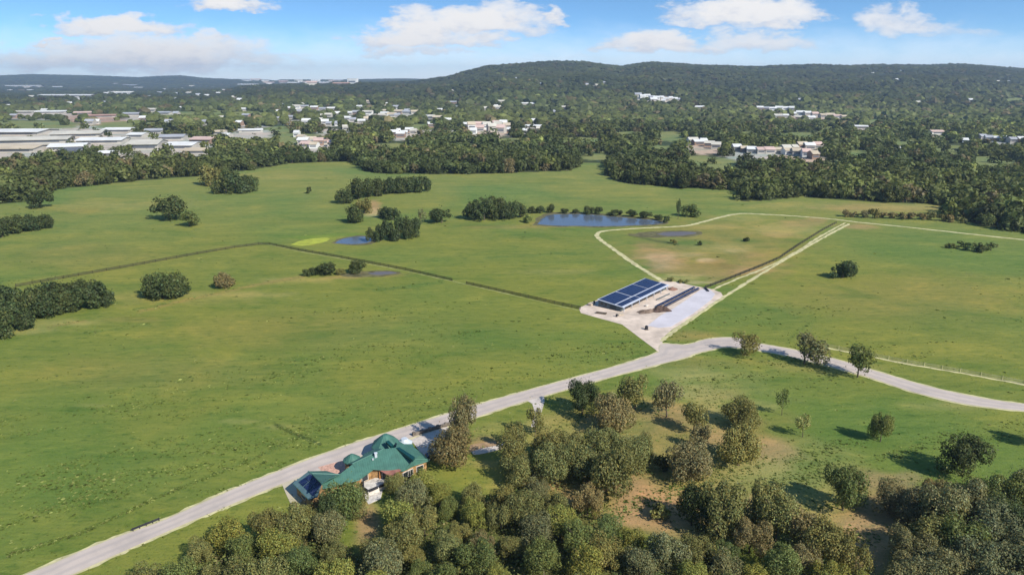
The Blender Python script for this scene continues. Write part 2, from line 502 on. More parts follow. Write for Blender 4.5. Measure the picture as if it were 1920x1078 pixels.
# patches of other growth on the near ground: cx, cy, rx, ry, colour, strength
TAN, LUSH, DRY, OLIVE, BARE = (.33, .225, .105), (.10, .155, .032), (.31, .275, .09), (.235, .195, .06), (.55, .41, .23)
PATCH = [(1150, 850, 260, 90, DRY, .75), (1330, 860, 180, 115, OLIVE, .85), (1500, 900, 160, 80, DRY, .4), (1620, 960, 120, 90, OLIVE, .7), (1200, 780, 180, 50, OLIVE, .5), (1330, 980, 120, 60, TAN, .6),
         (1180, 900, 60, 40, TAN, .8), (1080, 930, 60, 25, TAN, .7), (1340, 820, 40, 24, TAN, .6), (1690, 930, 50, 26, TAN, .7), (1440, 940, 60, 30, TAN, .6), (1290, 700, 80, 14, DRY, .6), (1420, 760, 60, 12, DRY, .5),
         (1340, 740, 70, 14, TAN, .35), (1235, 480, 30, 8, BARE, .6), (1290, 478, 40, 5, BARE, .45), (1340, 490, 30, 6, TAN, .7), (1410, 478, 50, 6, TAN, .5), (1460, 440, 40, 6, TAN, .6), (1350, 425, 60, 5, DRY, .6),
         (1240, 505, 30, 10, TAN, .8), (1210, 460, 30, 10, OLIVE, .8), (1290, 516, 50, 5, BARE, .5), (1530, 412, 30, 5, TAN, .5), (1380, 510, 40, 8, OLIVE, .8),(1200, 940, 70, 60, TAN, 1), (1255, 965, 70, 40, TAN, 1), (1010, 905, 40, 20, TAN, .9), (1130, 905, 40, 30, TAN, .8), (690, 990, 30, 45, TAN, 1), (1440, 850, 60, 40, TAN, .75),
         (1420, 880, 70, 30, DRY, .7), (1640, 985, 70, 60, TAN, .95), (1620, 1040, 60, 50, TAN, .9), (1640, 900, 70, 22, TAN, .7), (1700, 895, 40, 15, TAN, .6), (1330, 770, 60, 40, DRY, .6),
         (1260, 780, 60, 30, TAN, .55), (1120, 790, 50, 25, TAN, .5), (1290, 735, 40, 20, DRY, .7), (1330, 920, 60, 50, DRY, .5), (1500, 930, 90, 50, DRY, .45), (910, 830, 40, 14, TAN, .8),
         (930, 868, 60, 12, DRY, .6), (1220, 870, 40, 40, OLIVE, .8), (1350, 720, 120, 40, DRY, .4), (1480, 720, 120, 40, LUSH, .35), (1650, 800, 160, 40, LUSH, .35), (1560, 690, 120, 14, DRY, .35),
         (1800, 760, 140, 10, DRY, .45), (1300, 680, 160, 12, OLIVE, .4), (1010, 800, 30, 20, DRY, .5),
         # enclosed field
         (1330, 470, 170, 55, OLIVE, .5), (1262, 499, 34, 8, BARE, 1), (1240, 484, 34, 9, BARE, .8), (1320, 488, 20, 5, BARE, .6), (1375, 470, 24, 4, BARE, .5), (1310, 530, 40, 3, BARE, .5), (1400, 508, 40, 7, TAN, .7), (1260, 466, 40, 8, OLIVE, .8), (1340, 500, 60, 8, (.16, .12, .04), .7), (1250, 490, 50, 16, TAN, .7), (1330, 445, 190, 40, OLIVE, .2), (1470, 430, 80, 14, DRY, .7), (1500, 420, 50, 8, TAN, .35),
         (1215, 475, 40, 16, TAN, .5), (1310, 505, 70, 16, OLIVE, .9), (1370, 465, 60, 10, DRY, .5), (1270, 522, 60, 8, DRY, .9), (1420, 500, 60, 16, TAN, .35), (1390, 410, 60, 8, DRY, .4),
         (1350, 518, 40, 12, TAN, .4), (1295, 455, 50, 5, LUSH, .7), (1400, 452, 40, 5, LUSH, .6),
         # wide fields
         (300, 560, 220, 14, DRY, .25), (440, 552, 120, 6, DRY, .5), (560, 525, 80, 6, DRY, .45), (120, 605, 80, 8, DRY, .55), (60, 620, 60, 8, DRY, .6), (250, 600, 60, 6, OLIVE, .4),
         (450, 790, 60, 5, DRY, .45), (520, 800, 50, 5, DRY, .35), (180, 760, 40, 4, DRY, .35), (580, 620, 280, 40, OLIVE, .22), (300, 700, 260, 40, OLIVE, .22),
         (820, 640, 220, 60, LUSH, .3), (700, 760, 200, 50, LUSH, .35), (200, 900, 200, 70, LUSH, .35), (1420, 590, 140, 26, LUSH, .35), (1300, 630, 60, 12, OLIVE, .6),
         (1700, 560, 260, 50, OLIVE, .3), (1780, 610, 160, 30, LUSH, .35), (1650, 390, 140, 10, TAN, .45), (1700, 388, 90, 6, DRY, .5), (1480, 385, 100, 8, DRY, .35), (1610, 425, 40, 6, TAN, .6),
         (1680, 412, 90, 5, LUSH, .4), (700, 515, 60, 5, OLIVE, .8), (640, 520, 50, 4, TAN, .4), (700, 388, 16, 14, TAN, .85), (700, 400, 22, 8, BARE, .4),
         (850, 340, 120, 3, LUSH, .35), (1050, 338, 60, 3, LUSH, .3), (340, 440, 28, 5, LUSH, .6), (560, 412, 60, 3, LUSH, .5), (420, 330, 200, 6, DRY, .3),
         (960, 425, 120, 5, OLIVE, .6), (900, 420, 90, 4, LUSH, .5), (1040, 418, 60, 4, OLIVE, .7), (600, 445, 60, 5, (.17, .23, .03), .7), (660, 440, 50, 4, (.12, .2, .03), .6),
         (240, 385, 160, 8, DRY, .3), (150, 395, 60, 7, OLIVE, .3), (900, 480, 200, 20, LUSH, .2), (1050, 510, 100, 6, DRY, .3), (330, 480, 160, 24, LUSH, .2), (160, 480, 160, 30, OLIVE, .25)]
# narrow dark runs of rank grass along ditches and drains: points, half width in photo spots
RUNS = [([(910, 483), (960, 480), (1010, 478), (1080, 475)], 1.6, LUSH, .75), ([(700, 545), (760, 538), (830, 528)], 2.4, LUSH, .8), ([(90, 615), (130, 605), (160, 602)], 2.2, OLIVE, .7),
        ([(160, 625), (210, 618), (250, 612), (280, 608)], 1.7, LUSH, .8), ([(260, 585), (300, 575), (350, 562), (430, 545), (500, 530), (570, 518)], 2.2, OLIVE, .8),
        ([(515, 795), (550, 812), (600, 832)], 2.6, (.045, .07, .02), .8), ([(250, 580), (290, 574), (320, 565)], 1.6, LUSH, .8),
        ([(1180, 440), (1230, 452), (1270, 458)], 2.0, (.05, .06, .025), .6), ([(1475, 645), (1490, 625), (1530, 600)], 2.5, LUSH, .6),
        ([(0, 1045), (150, 1000), (300, 930), (450, 870), (560, 820)], 3.0, LUSH, .5), ([(1000, 478), (1040, 473), (1090, 476), (1110, 474)], 1.5, LUSH, .6),
        ([(550, 412), (600, 414), (640, 416)], 1.4, LUSH, .6), ([(880, 345), (960, 342), (1060, 345)], 1.0, LUSH, .6)]


def seg_dist(px, py, pts):
    d = np.full(px.shape, 1e9)
    for (x1, y1), (x2, y2) in zip(pts[:-1], pts[1:]):
        dx, dy = x2 - x1, y2 - y1
        t = np.clip(((px - x1) * dx + (py - y1) * dy) / (dx * dx + dy * dy), 0, 1)
        d = np.minimum(d, np.hypot(px - x1 - t * dx, py - y1 - t * dy))
    return d


NEARWOOD = [(150, 1200), (230, 1118), (320, 1085), (395, 1035), (440, 1015), (540, 1005), (620, 1000), (665, 1040), (720, 1035), (745, 965), (800, 940), (880, 935), (960, 938),
            (1010, 935), (1080, 950), (1130, 985), (1180, 1020), (1260, 1060), (1330, 1045), (1420, 1075), (1480, 1065), (1560, 1095), (1620, 1120), (1640, 1190), (800, 1260)]
NEARWOOD2 = [(1660, 1100), (1690, 1030), (1710, 1000), (1770, 985), (1850, 985), (1980, 975), (2120, 1000), (2200, 1180), (1700, 1190)]


def ground_color(x, y, z):
    px, py = proj(x, y, z)
    r = np.hypot(x, y)
    n = len(px)
    rng = np.random.default_rng(5)
    base = np.empty((n, 3))
    base[:] = (.152, .184, .034)
    far = sstep(250, 620, r)[:, None]
    base = base * (1 - far) + np.array((.170, .202, .052)) * far
    wob = 1 + .25 * np.sin(x * .31 + 1.7 * np.sin(y * .23)) * np.sin(y * .27 + 1.3 * np.sin(x * .19))
    near = r < 900
    for cx, cy, rx, ry, c, s in PATCH:
        q = np.hypot((px - cx) / rx, (py - cy) / ry) * wob
        w = (1 - sstep(.35, 1.25, q)) * s * near
        base = base * (1 - w[:, None]) + np.array(c) * w[:, None]
    for pts, hw, c, s in RUNS:
        d = seg_dist(px, py, pts) * wob
        w = (1 - sstep(.3 * hw, 1.7 * hw, d)) * s * near
        base = base * (1 - w[:, None]) + np.array(c) * w[:, None]
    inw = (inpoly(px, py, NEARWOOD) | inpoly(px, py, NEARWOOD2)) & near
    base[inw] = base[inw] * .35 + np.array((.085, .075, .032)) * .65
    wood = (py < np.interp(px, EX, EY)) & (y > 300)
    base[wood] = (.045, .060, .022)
    for k, cx, cy, rx, ry in CLEAR:
        cyy = np.clip(py, cy, cy + 6.0 * FPX / np.maximum(y, 1))
        q = np.hypot((px - cx) / rx, (py - cyy) / ry) * wob
        w = (1 - sstep(.8, 1.15, q)) * wood
        base = base * (1 - w[:, None]) + np.array(KCOL[k]) * w[:, None]
    return base


def build_ground():
    ang = np.concatenate([np.linspace(-180, -62, 40, endpoint=False), np.linspace(-62, -42, 50, endpoint=False), np.linspace(-42, 42, 470, endpoint=False),
                          np.linspace(42, 62, 50, endpoint=False), np.linspace(62, 180, 40, endpoint=False)])
    rad = np.concatenate([np.linspace(4, 84, 20, endpoint=False), np.geomspace(84, 10400, 540)])
    A, RR = np.meshgrid(np.radians(ang), rad)
    x, y = (np.sin(A) * RR).ravel(), (np.cos(A) * RR).ravel()
    z = terrain(x, y)
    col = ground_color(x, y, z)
    na, nr = len(ang), len(rad)
    i = np.arange(nr - 1)[:, None] * na
    j = np.arange(na)[None, :]
    j2 = (j + 1) % na
    F = np.stack([i + j, i + j2, i + na + j2, i + na + j], -1).reshape(-1, 4)[:, ::-1]
    V = np.stack([x, y, z], 1)
    m = bpy.data.materials.new('pasture_ground')
    m.use_nodes = True
    nt = m.node_tree
    L = nt.links.new
    b = nt.nodes['Principled BSDF']
    b.inputs['Roughness'].default_value = .95
    b.inputs['Specular IOR Level'].default_value = .15
    at = N(nt, 'ShaderNodeAttribute', attribute_name='tint')
    g = N(nt, 'ShaderNodeNewGeometry')
    P = g.outputs['Position']
    mp = N(nt, 'ShaderNodeMapping')
    mp.inputs['Scale'].default_value = (.45, 1.0, 1.0)
    mp.inputs['Rotation'].default_value = (0, 0, R(-14))
    L(P, mp.inputs[0])
    big = NOISE(nt, P, .011, 5, .55, .4)
    mid = NOISE(nt, mp.outputs[0], .07, 6, .62, .6)
    fine = NOISE(nt, mp.outputs[0], .55, 6, .68, .3)
    tuft = NOISE(nt, P, 1.6, 4, .7)
    c = at.outputs['Color']
    mp2 = N(nt, 'ShaderNodeMapping')
    mp2.inputs['Scale'].default_value = (.10, 1.0, 1.0)
    mp2.inputs['Rotation'].default_value = (0, 0, R(-19))
    L(P, mp2.inputs[0])
    rows = NOISE(nt, mp2.outputs[0], .30, 4, .6, .5)
    c = MIX(nt, MR(nt, rows, .53, .70, 0, .55), c, MIX(nt, 1.0, c, (1.22, 1.15, 1.2), 'MULTIPLY'))
    c = MIX(nt, MR(nt, rows, .46, .30, 0, .6), c, MIX(nt, 1.0, c, (.74, .82, .78), 'MULTIPLY'))
    c = MIX(nt, MR(nt, big, .42, .62, 0, .85), c, MIX(nt, 1.0, c, (1.20, 1.06, 1.0), 'MULTIPLY'))
    c = MIX(nt, MR(nt, big, .50, .33, 0, .75), c, MIX(nt, 1.0, c, (.72, .92, .90), 'MULTIPLY'))
    c = MIX(nt, MR(nt, mid, .50, .66, 0, .85), c, MIX(nt, 1.0, c, (1.30, 1.16, 1.15), 'MULTIPLY'))
    c = MIX(nt, MR(nt, mid, .49, .30, 0, .9), c, MIX(nt, 1.0, c, (.68, .84, .76), 'MULTIPLY'))
    c = MIX(nt, MR(nt, fine, .51, .72, 0, .8), c, MIX(nt, 1.0, c, (1.38, 1.22, 1.2), 'MULTIPLY'))
    c = MIX(nt, MR(nt, fine, .48, .28, 0, .95), c, MIX(nt, 1.0, c, (.50, .66, .58), 'MULTIPLY'))
    c = MIX(nt, MR(nt, tuft, .48, .32, 0, .75), c, MIX(nt, 1.0, c, (.62, .72, .66), 'MULTIPLY'))
    L(c, b.inputs['Base Color'])
    bp = N(nt, 'ShaderNodeBump')
    bp.inputs['Strength'].default_value = .55
    bp.inputs['Distance'].default_value = .5
    hsum = M(nt, 'ADD', M(nt, 'MULTIPLY', fine, 1.0), M(nt, 'MULTIPLY', tuft, .5))
    L(hsum, bp.inputs['Height'])
    L(bp.outputs[0], b.inputs['Normal'])
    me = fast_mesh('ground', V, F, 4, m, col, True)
    o = link(bpy.data.objects.new('ground', me))
    tag(o, kind='structure')


build_ground()


# ------------------------------------------------------------------ flat sheets on the ground
def smooth_line(pts, k=8):
    out = []
    n = len(pts)
    for i in range(n - 1):
        p0, p1, p2, p3 = pts[max(i - 1, 0)], pts[i], pts[i + 1], pts[min(i + 2, n - 1)]
        for j in range(k):
            t = j / k
            out.append(.5 * ((2 * p1) + (p2 - p0) * t + (2 * p0 - 5 * p1 + 4 * p2 - p3) * t * t + (3 * p1 - p0 - 3 * p2 + p3) * t ** 3))
    out.append(pts[-1])
    return out


def strip(name, spots, width, m, z=.05, th=.12, jitter=0.0, kind='structure', seed=1):
    rnd = random.Random(seed)
    pts = smooth_line([G(*p) for p in spots], 10)
    mb = MB()
    L_, R_ = [], []
    for i, p in enumerate(pts):
        d = (pts[min(i + 1, len(pts) - 1)] - pts[max(i - 1, 0)])
        d.normalize()
        nrm = Vector((-d.y, d.x, 0))
        w = width / 2
        L_.append(p + nrm * (w + rnd.uniform(-jitter, jitter)))
        R_.append(p - nrm * (w + rnd.uniform(-jitter, jitter)))
    n = len(pts)
    vs = [(p.x, p.y, z) for p in L_] + [(p.x, p.y, z) for p in R_] + [(p.x, p.y, z - th) for p in L_] + [(p.x, p.y, z - th) for p in R_]
    fs = []
    for i in range(n - 1):
        fs += [(i, n + i, n + i + 1, i + 1), (i, i + 1, 2 * n + i + 1, 2 * n + i), (n + i + 1, n + i, 3 * n + i, 3 * n + i + 1)]
    fs += [(0, 2 * n, 3 * n, n), (n - 1, 2 * n - 1, 4 * n - 1, 3 * n - 1)]
    mb.add(vs, fs)
    o = mb.build(name, m)
    if kind:
        tag(o, kind=kind)
    return o


def sheet(name, spots, m, z=.05, th=.12, kind='structure', smooth=0, jitter=0, seed=3):
    rnd = random.Random(seed)
    pts = [G(*p) for p in spots]
    if smooth:
        pts = smooth_line(pts + [pts[0]], smooth)[:-1]
    if jitter:
        pts = [p + Vector((rnd.uniform(-jitter, jitter), rnd.uniform(-jitter, jitter), 0)) for p in pts]
    mb = MB().prism([(p.x, p.y, z) for p in pts], th)
    me = mb.mesh(name, m)
    bm = bmesh.new()
    bm.from_mesh(me)
    bmesh.ops.triangulate(bm, faces=[f for f in bm.faces if len(f.verts) > 4])
    bmesh.ops.recalc_face_normals(bm, faces=bm.faces)
    bm.to_mesh(me)
    bm.free()
    o = link(bpy.data.objects.new(name, me))
    if kind:
        tag(o, kind=kind)
    return o


# main concrete road with the swept junction
up = [(-420, 1270), (-160, 1163), (45, 1078), (199, 1014), (297, 979), (406, 930), (520, 884), (640, 839), (726, 811), (864, 768), (960, 740), (1095, 703), (1190, 676), (1235, 660)]
lo = [(-330, 1285), (-70, 1170), (134, 1078), (244, 1028), (345, 983), (431, 947), (540, 903), (650, 866), (745, 830), (884, 785), (970, 757), (1116, 715), (1205, 691), (1280, 672)]
mb = MB()
A = smooth_line([G(*p) for p in up], 8)
B = smooth_line([G(*p) for p in lo], 8)
A2 = smooth_line([G(*p) for p in [(1235, 660), (1240, 645), (1287, 646), (1326, 636), (1374, 633), (1423, 644), (1480, 654), (1573, 675), (1640, 695), (1747, 726), (1847, 747), (1920, 757), (2040, 768)]], 8)
B2 = smooth_line([G(*p) for p in [(1280, 672), (1290, 669), (1305, 663), (1330, 657), (1362, 651), (1420, 657), (1475, 667), (1555, 687), (1630, 708), (1713, 735), (1813, 758), (1920, 771), (2040, 783)]], 8)
A, B = A + A2[1:], B + B2[1:]
n = len(A)
ZR = .06
vs = [(p.x, p.y, ZR) for p in A] + [(p.x, p.y, ZR) for p in B] + [(p.x, p.y, ZR - .15) for p in A] + [(p.x, p.y, ZR - .15) for p in B]
fs = []
for i in range(n - 1):
    fs += [(i, n + i, n + i + 1, i + 1), (i, i + 1, 2 * n + i + 1, 2 * n + i), (n + i + 1, n + i, 3 * n + i, 3 * n + i + 1)]
mb.add(vs, fs)
rd = tag(mb.build('road', MT['road']), kind='structure')
ac = rd.data.attributes.new('across', 'FLOAT', 'POINT')
ac.data.foreach_set('value', [0.0] * n + [1.0] * n + [0.0] * n + [1.0] * n)


def road_wear(m):
    nt = m.node_tree
    b_ = nt.nodes['Principled BSDF']
    old = b_.inputs['Base Color'].links[0].from_socket
    at = N(nt, 'ShaderNodeAttribute', attribute_name='across')
    g = N(nt, 'ShaderNodeNewGeometry')
    wob = M(nt, 'MULTIPLY_ADD', NOISE(nt, g.outputs['Position'], .22, 4), .24, -.12)
    a = M(nt, 'ADD', at.outputs['Fac'], wob)
    d1 = M(nt, 'ABSOLUTE', M(nt, 'SUBTRACT', M(nt, 'ABSOLUTE', M(nt, 'SUBTRACT', a, .5)), .2))
    c = MIX(nt, MR(nt, d1, .13, .02, 0, .5), old, (.37, .325, .30))
    ed = M(nt, 'ABSOLUTE', M(nt, 'SUBTRACT', a, .5))
    c = MIX(nt, MR(nt, ed, .42, .56, 0, .85), c, (.44, .40, .23))
    st = NOISE(nt, g.outputs['Position'], .09, 5, .6)
    c = MIX(nt, MR(nt, st, .52, .70, 0, .45), c, (.34, .30, .27))
    nt.links.new(c, b_.inputs['Base Color'])


road_wear(MT['road'])

# straw coloured verge along the road
for nm, ln, off in (('road_verge', A, 1), ('road_verge', B, -1)):
    mb = MB()
    rr = random.Random(8)
    o1 = []
    for i, p in enumerate(ln):
        d = ln[min(i + 1, n - 1)] - ln[max(i - 1, 0)]
        d.normalize()
        o1.append(p + Vector((-d.y, d.x, 0)) * off * (.55 + rr.uniform(-.2, .35)))
    i1 = [p - (q - p).normalized() * .25 for p, q in zip(ln, o1)]
    vs = [(p.x, p.y, .03) for p in i1] + [(p.x, p.y, .03) for p in o1]
    mb.add(vs, [((i, i + 1, n + i + 1, n + i) if off > 0 else (i, n + i, n + i + 1, i + 1))[::-1] for i in range(n - 1)])
    tag(mb.build(nm, MT['track']), kind='structure')

sheet('yard_ground', [(1086, 578), (1104, 569), (1120, 562), (1180, 540), (1240, 527), (1262, 528), (1300, 536), (1330, 541), (1352, 549), (1356, 556), (1345, 566), (1300, 594), (1262, 616),
                      (1243, 632), (1241, 646), (1262, 652), (1238, 662), (1216, 646), (1165, 608), (1130, 598), (1088, 587)], MT['yard'], .045, jitter=.25)
sheet('concrete_pad', [(1214, 611), (1238, 592), (1262, 579), (1292, 559), (1314, 543), (1330, 543), (1341, 551), (1334, 562), (1300, 588), (1258, 613), (1236, 615)], MT['slab'], .085)
sheet('driveway', [(770, 824), (800, 812), (838, 800), (850, 812), (846, 850), (812, 862), (790, 850)], MT['paving'], .05)
sheet('driveway', [(528, 906), (640, 868), (735, 834), (752, 850), (690, 872), (600, 905), (560, 945), (545, 945), (536, 925)], MT['road'], .05)
sheet('courtyard_paving', [(596, 876), (640, 864), (660, 868), (640, 890), (612, 892)], MT['brick'], .075)
sheet('dirt_path', [(880, 848), (884, 834), (935, 826), (958, 830), (945, 838), (905, 845)], MT['dirt'], .03, jitter=.2, smooth=3)
sheet('driveway', [(884, 847), (905, 840), (940, 833), (952, 822), (968, 826), (955, 836), (915, 848), (890, 852)], MT['paving'], .045, smooth=3)
sheet('driveway', [(988, 751), (1020, 742), (1021, 752), (1015, 775), (1006, 800), (996, 800), (1002, 770), (998, 757)], MT['paving'], .05)
sheet('patio', [(672, 905), (700, 890), (735, 880), (748, 895), (720, 912), (712, 935), (690, 945), (676, 925)], MT['pale_stone'], .07, jitter=.2)
sheet('dirt_path', [(545, 925), (575, 935), (580, 948), (555, 955)], MT['dirt'], .03, smooth=3)

# tracks round the enclosed field and across the right-hand pasture
strip('farm_track', [(1252, 532), (1225, 517), (1190, 495), (1150, 467), (1124, 448), (1120, 439), (1135, 433), (1200, 428), (1280, 424), (1315, 417), (1345, 409), (1385, 401), (1430, 402), (1500, 406),
                     (1560, 411), (1610, 417), (1700, 426), (1800, 437), (1920, 450), (2050, 464)], 2.3, MT['track'], .04, jitter=.35)
strip('farm_track', [(1240, 640), (1262, 622), (1300, 596), (1350, 562), (1400, 530), (1460, 494), (1520, 459), (1560, 437), (1592, 420)], 1.4, MT['track'], .1, jitter=.3, seed=4)
strip('farm_track', [(1330, 546), (1380, 524), (1440, 500), (1490, 474), (1540, 442), (1585, 418)], 1.2, MT['track'], .04, jitter=.3, seed=5)
strip('farm_track', [(1545, 651), (1600, 662), (1700, 682), (1800, 699), (1920, 721), (2040, 744)], 1.1, MT['track'], .04, jitter=.25, seed=6)
strip('farm_track', [(480, 457), (505, 459), (560, 471), (640, 485), (760, 508), (860, 530), (960, 553), (1090, 583)], .8, mat('dry_grass_strip', (.27, .28, .095), .95, .3, .4), .03, jitter=.3, seed=7)

# ponds
sheet('pond', [(1008, 421), (1018, 409), (1034, 403), (1090, 402), (1140, 406), (1200, 411), (1236, 415), (1240, 419), (1204, 422), (1150, 424), (1090, 424), (1040, 423)], MT['water'], .05, smooth=4, jitter=.4)
sheet('pond', [(628, 456), (640, 449), (665, 444), (690, 444), (700, 448), (690, 455), (660, 458)], MT['water'], .05, smooth=4)
sheet('pond', [(1232, 439), (1250, 435.5), (1285, 434.5), (1306, 437), (1292, 440.5), (1264, 442.5), (1244, 442)], MT['murky'], .05, smooth=4, jitter=.3)
sheet('pond', [(690, 512.5), (712, 509.5), (730, 509.5), (744, 511.5), (728, 514.5), (704, 515.5)], MT['murky'], .05, smooth=4, jitter=.3)
sheet('pond_bank', [(1000, 423), (1010, 407), (1028, 399.5), (1090, 398.5), (1142, 402.5), (1205, 408), (1242, 412), (1250, 420), (1210, 424), (1150, 426), (1085, 426), (1034, 425)], MT['bank'], .03, smooth=4, jitter=1.0)
sheet('pond_bank', [(1176, 441), (1210, 435), (1245, 433.5), (1285, 432.5), (1318, 436), (1300, 443), (1264, 445), (1215, 446)], MT['bank'], .03, smooth=4, jitter=.8)
sheet('pond_bank', [(630, 515), (690, 508), (724, 507.5), (752, 511), (734, 517), (690, 519), (645, 519)], MT['bank'], .03, smooth=4, jitter=.7)
sheet('pond_bank', [(622, 456), (638, 447), (668, 442), (700, 442), (708, 449), (694, 458), (650, 460)], MT['bank'], .03, smooth=4, jitter=.7)
tag(sheet('algae_mat', [(545, 459), (570, 450), (608, 446), (618, 449), (600, 456), (565, 461)], MT['algae'], .06, smooth=4, jitter=.3, kind=None), kind='stuff')

# ------------------------------------------------------------------ house with green metal roofs
def ray_plane(px, py, pl):
    """photo spot carried onto a roof plane given by three spots with heights"""
    a, b, c = (G(*q) for q in pl)
    nrm = (b - a).cross(c - a)
    o = Vector((0, 0, HCAM))
    d = G(px, py, 0) - o
    t = nrm.dot(a - o) / nrm.dot(d)
    return o + d * t


def zs(l, s=6.34, ox=540, oy=780):
    return [(ox + p[0] / s, oy + p[1] / s) + tuple(p[2:]) for p in l]


MT['cap'] = mat('weathered_green_trim', (.085, .19, .15), .5)
house = empty('house', G(690, 862, 0))
tag(house, 'long low house with green metal roofs, round bays and a stone terrace beside the road', 'house')
HB = house.location.copy()


def hpoly(mb, pts, th=.22, pl=None, lift=0.0):
    if pl:
        P = [ray_plane(p[0], p[1], pl) for p in pts]
    else:
        P = [G(*p) for p in pts]
    mb.prism([(p.x - HB.x, p.y - HB.y, p.z + lift) for p in P], th)


def seams(m):
    """standing seams of a metal roof as a fine ridge pattern"""
    nt = m.node_tree
    b = nt.nodes['Principled BSDF']
    g = N(nt, 'ShaderNodeNewGeometry')
    mp = N(nt, 'ShaderNodeMapping')
    mp.inputs['Rotation'].default_value = (0, 0, R(-20))
    nt.links.new(g.outputs['Position'], mp.inputs[0])
    w = N(nt, 'ShaderNodeTexWave')
    w.inputs['Scale'].default_value = .7
    nt.links.new(mp.outputs[0], w.inputs[0])
    bp = N(nt, 'ShaderNodeBump')
    bp.inputs['Strength'].default_value = .25
    bp.inputs['Distance'].default_value = .06
    nt.links.new(w.outputs[1], bp.inputs['Height'])
    nt.links.new(bp.outputs[0], b.inputs['Normal'])


seams(MT['roof_green'])
P1 = zs([(820, 665, 3.0), (1380, 645, 3.0), (1270, 380, 5.6)])
mb = MB()
hpoly(mb, zs([(820, 665), (1010, 625), (1380, 645), (1500, 512), (1280, 372), (1130, 392), (765, 565)]), pl=P1)
P8 = zs([(1380, 645, 3.0), (1500, 512, 4.5), (1680, 522, 2.9)])
hpoly(mb, zs([(1380, 645), (1500, 580), (1680, 522), (1560, 470), (1500, 512)]), pl=P8)
main_roof = mb.build('main_roof', MT['roof_green'], house)
mb = MB()
P6 = zs([(1280, 372, 5.55), (1500, 512, 4.45), (1490, 350, 3.2)])
hpoly(mb, zs([(1280, 372), (1500, 512), (1680, 518), (1600, 440), (1500, 372), (1480, 330), (1380, 330), (1310, 290)]), pl=P6)
mb.build('rear_roof', MT['roof_green'], house)
mb = MB()
P2 = zs([(400, 802, 2.9), (830, 706, 2.9), (700, 640, 3.7)])
hpoly(mb, zs([(395, 802), (410, 856), (845, 752), (1010, 632), (820, 662), (765, 572), (610, 692), (490, 742)]), pl=P2)
mb.build('front_eave_roof', MT['roof_green'], house)
mb = MB()
P5 = zs([(765, 567, 3.9), (1130, 392, 4.9), (900, 450, 3.1)])
hpoly(mb, zs([(700, 560), (765, 567), (1130, 394), (1060, 376), (905, 445), (875, 485), (800, 520)]), pl=P5)
mb.build('porch_roof', MT['roof_green'], house)
mb = MB()
P3 = zs([(240, 655, 4.0), (280, 682, 4.7), (610, 692, 3.5)])
hpoly(mb, zs([(240, 653), (450, 648), (610, 692), (490, 744), (400, 802), (282, 682)]), pl=P3)
P4 = zs([(60, 792, 2.9), (250, 985, 2.8), (282, 682, 4.7)])
mb.build('wing_roof', MT['roof_green'], house)
mb = MB()
hpoly(mb, zs([(60, 792), (240, 655), (282, 682), (400, 802), (350, 950), (250, 988)]), pl=P4)
wing_end = mb.build('end_roof', MT['roof_slate'], house)
# solar panels lie on the end slope of the wing
for k in range(3):
    for r in range(2):
        a0, a1 = k / 3 + .02, (k + 1) / 3 - .02
        b0, b1 = r / 2 + .02, (r + 1) / 2 - .02
        q = [(120, 785), (300, 962), (410, 812), (262, 688)]   # lower-left, lower-right, upper-right, upper-left

        def bil(u, v):
            x = (1 - v) * ((1 - u) * q[0][0] + u * q[1][0]) + v * ((1 - u) * q[3][0] + u * q[2][0])
            y = (1 - v) * ((1 - u) * q[0][1] + u * q[1][1]) + v * ((1 - u) * q[3][1] + u * q[2][1])
            return x, y
        mb = MB()
        hpoly(mb, zs([bil(a0, b0), bil(a1, b0), bil(a1, b1), bil(a0, b1)]), .06, P4, .14)
        mb.build('solar_panel', MT['solar'], house)
# pale caps along the ridges and hips, gutters along the eaves
for lst, pl in (([(765, 566), (1130, 393)], P1), ([(1280, 373), (1500, 512)], P1), ([(1500, 512), (1680, 520)], P8), ([(282, 682), (240, 654)], P4), ([(282, 682), (400, 802)], P4), ([(282, 682), (610, 692)], P3)):
    q = [ray_plane(c[0], c[1], pl) - HB + Vector((0, 0, .03)) for c in zs(lst)]
    MB().tube(q[0], q[1], .11, .11, 6).build('ridge_cap', MT['cap'], house)
for lst, pl in (([(410, 856), (845, 752)], P2), ([(1010, 626), (1380, 646)], P1), ([(1500, 580), (1680, 522)], P8), ([(62, 794), (250, 988)], P4)):
    q = [ray_plane(c[0], c[1], pl) - HB + Vector((0, 0, -.12)) for c in zs(lst)]
    MB().tube(q[0], q[1], .09, .09, 6).build('gutter', MT['cap'], house)
# dark raised ridge lights
for q in ([(1160, 300), (1195, 285), (1255, 340), (1222, 358)], [(1285, 374), (1325, 368), (1508, 484), (1482, 517)]):
    mb = MB()
    hpoly(mb, zs([p + (5.75 if i in (0, 1) else 5.2,) for i, p in enumerate(q)]), .5)
    mb.build('ridge_skylight', MT['glass_dark'], house)


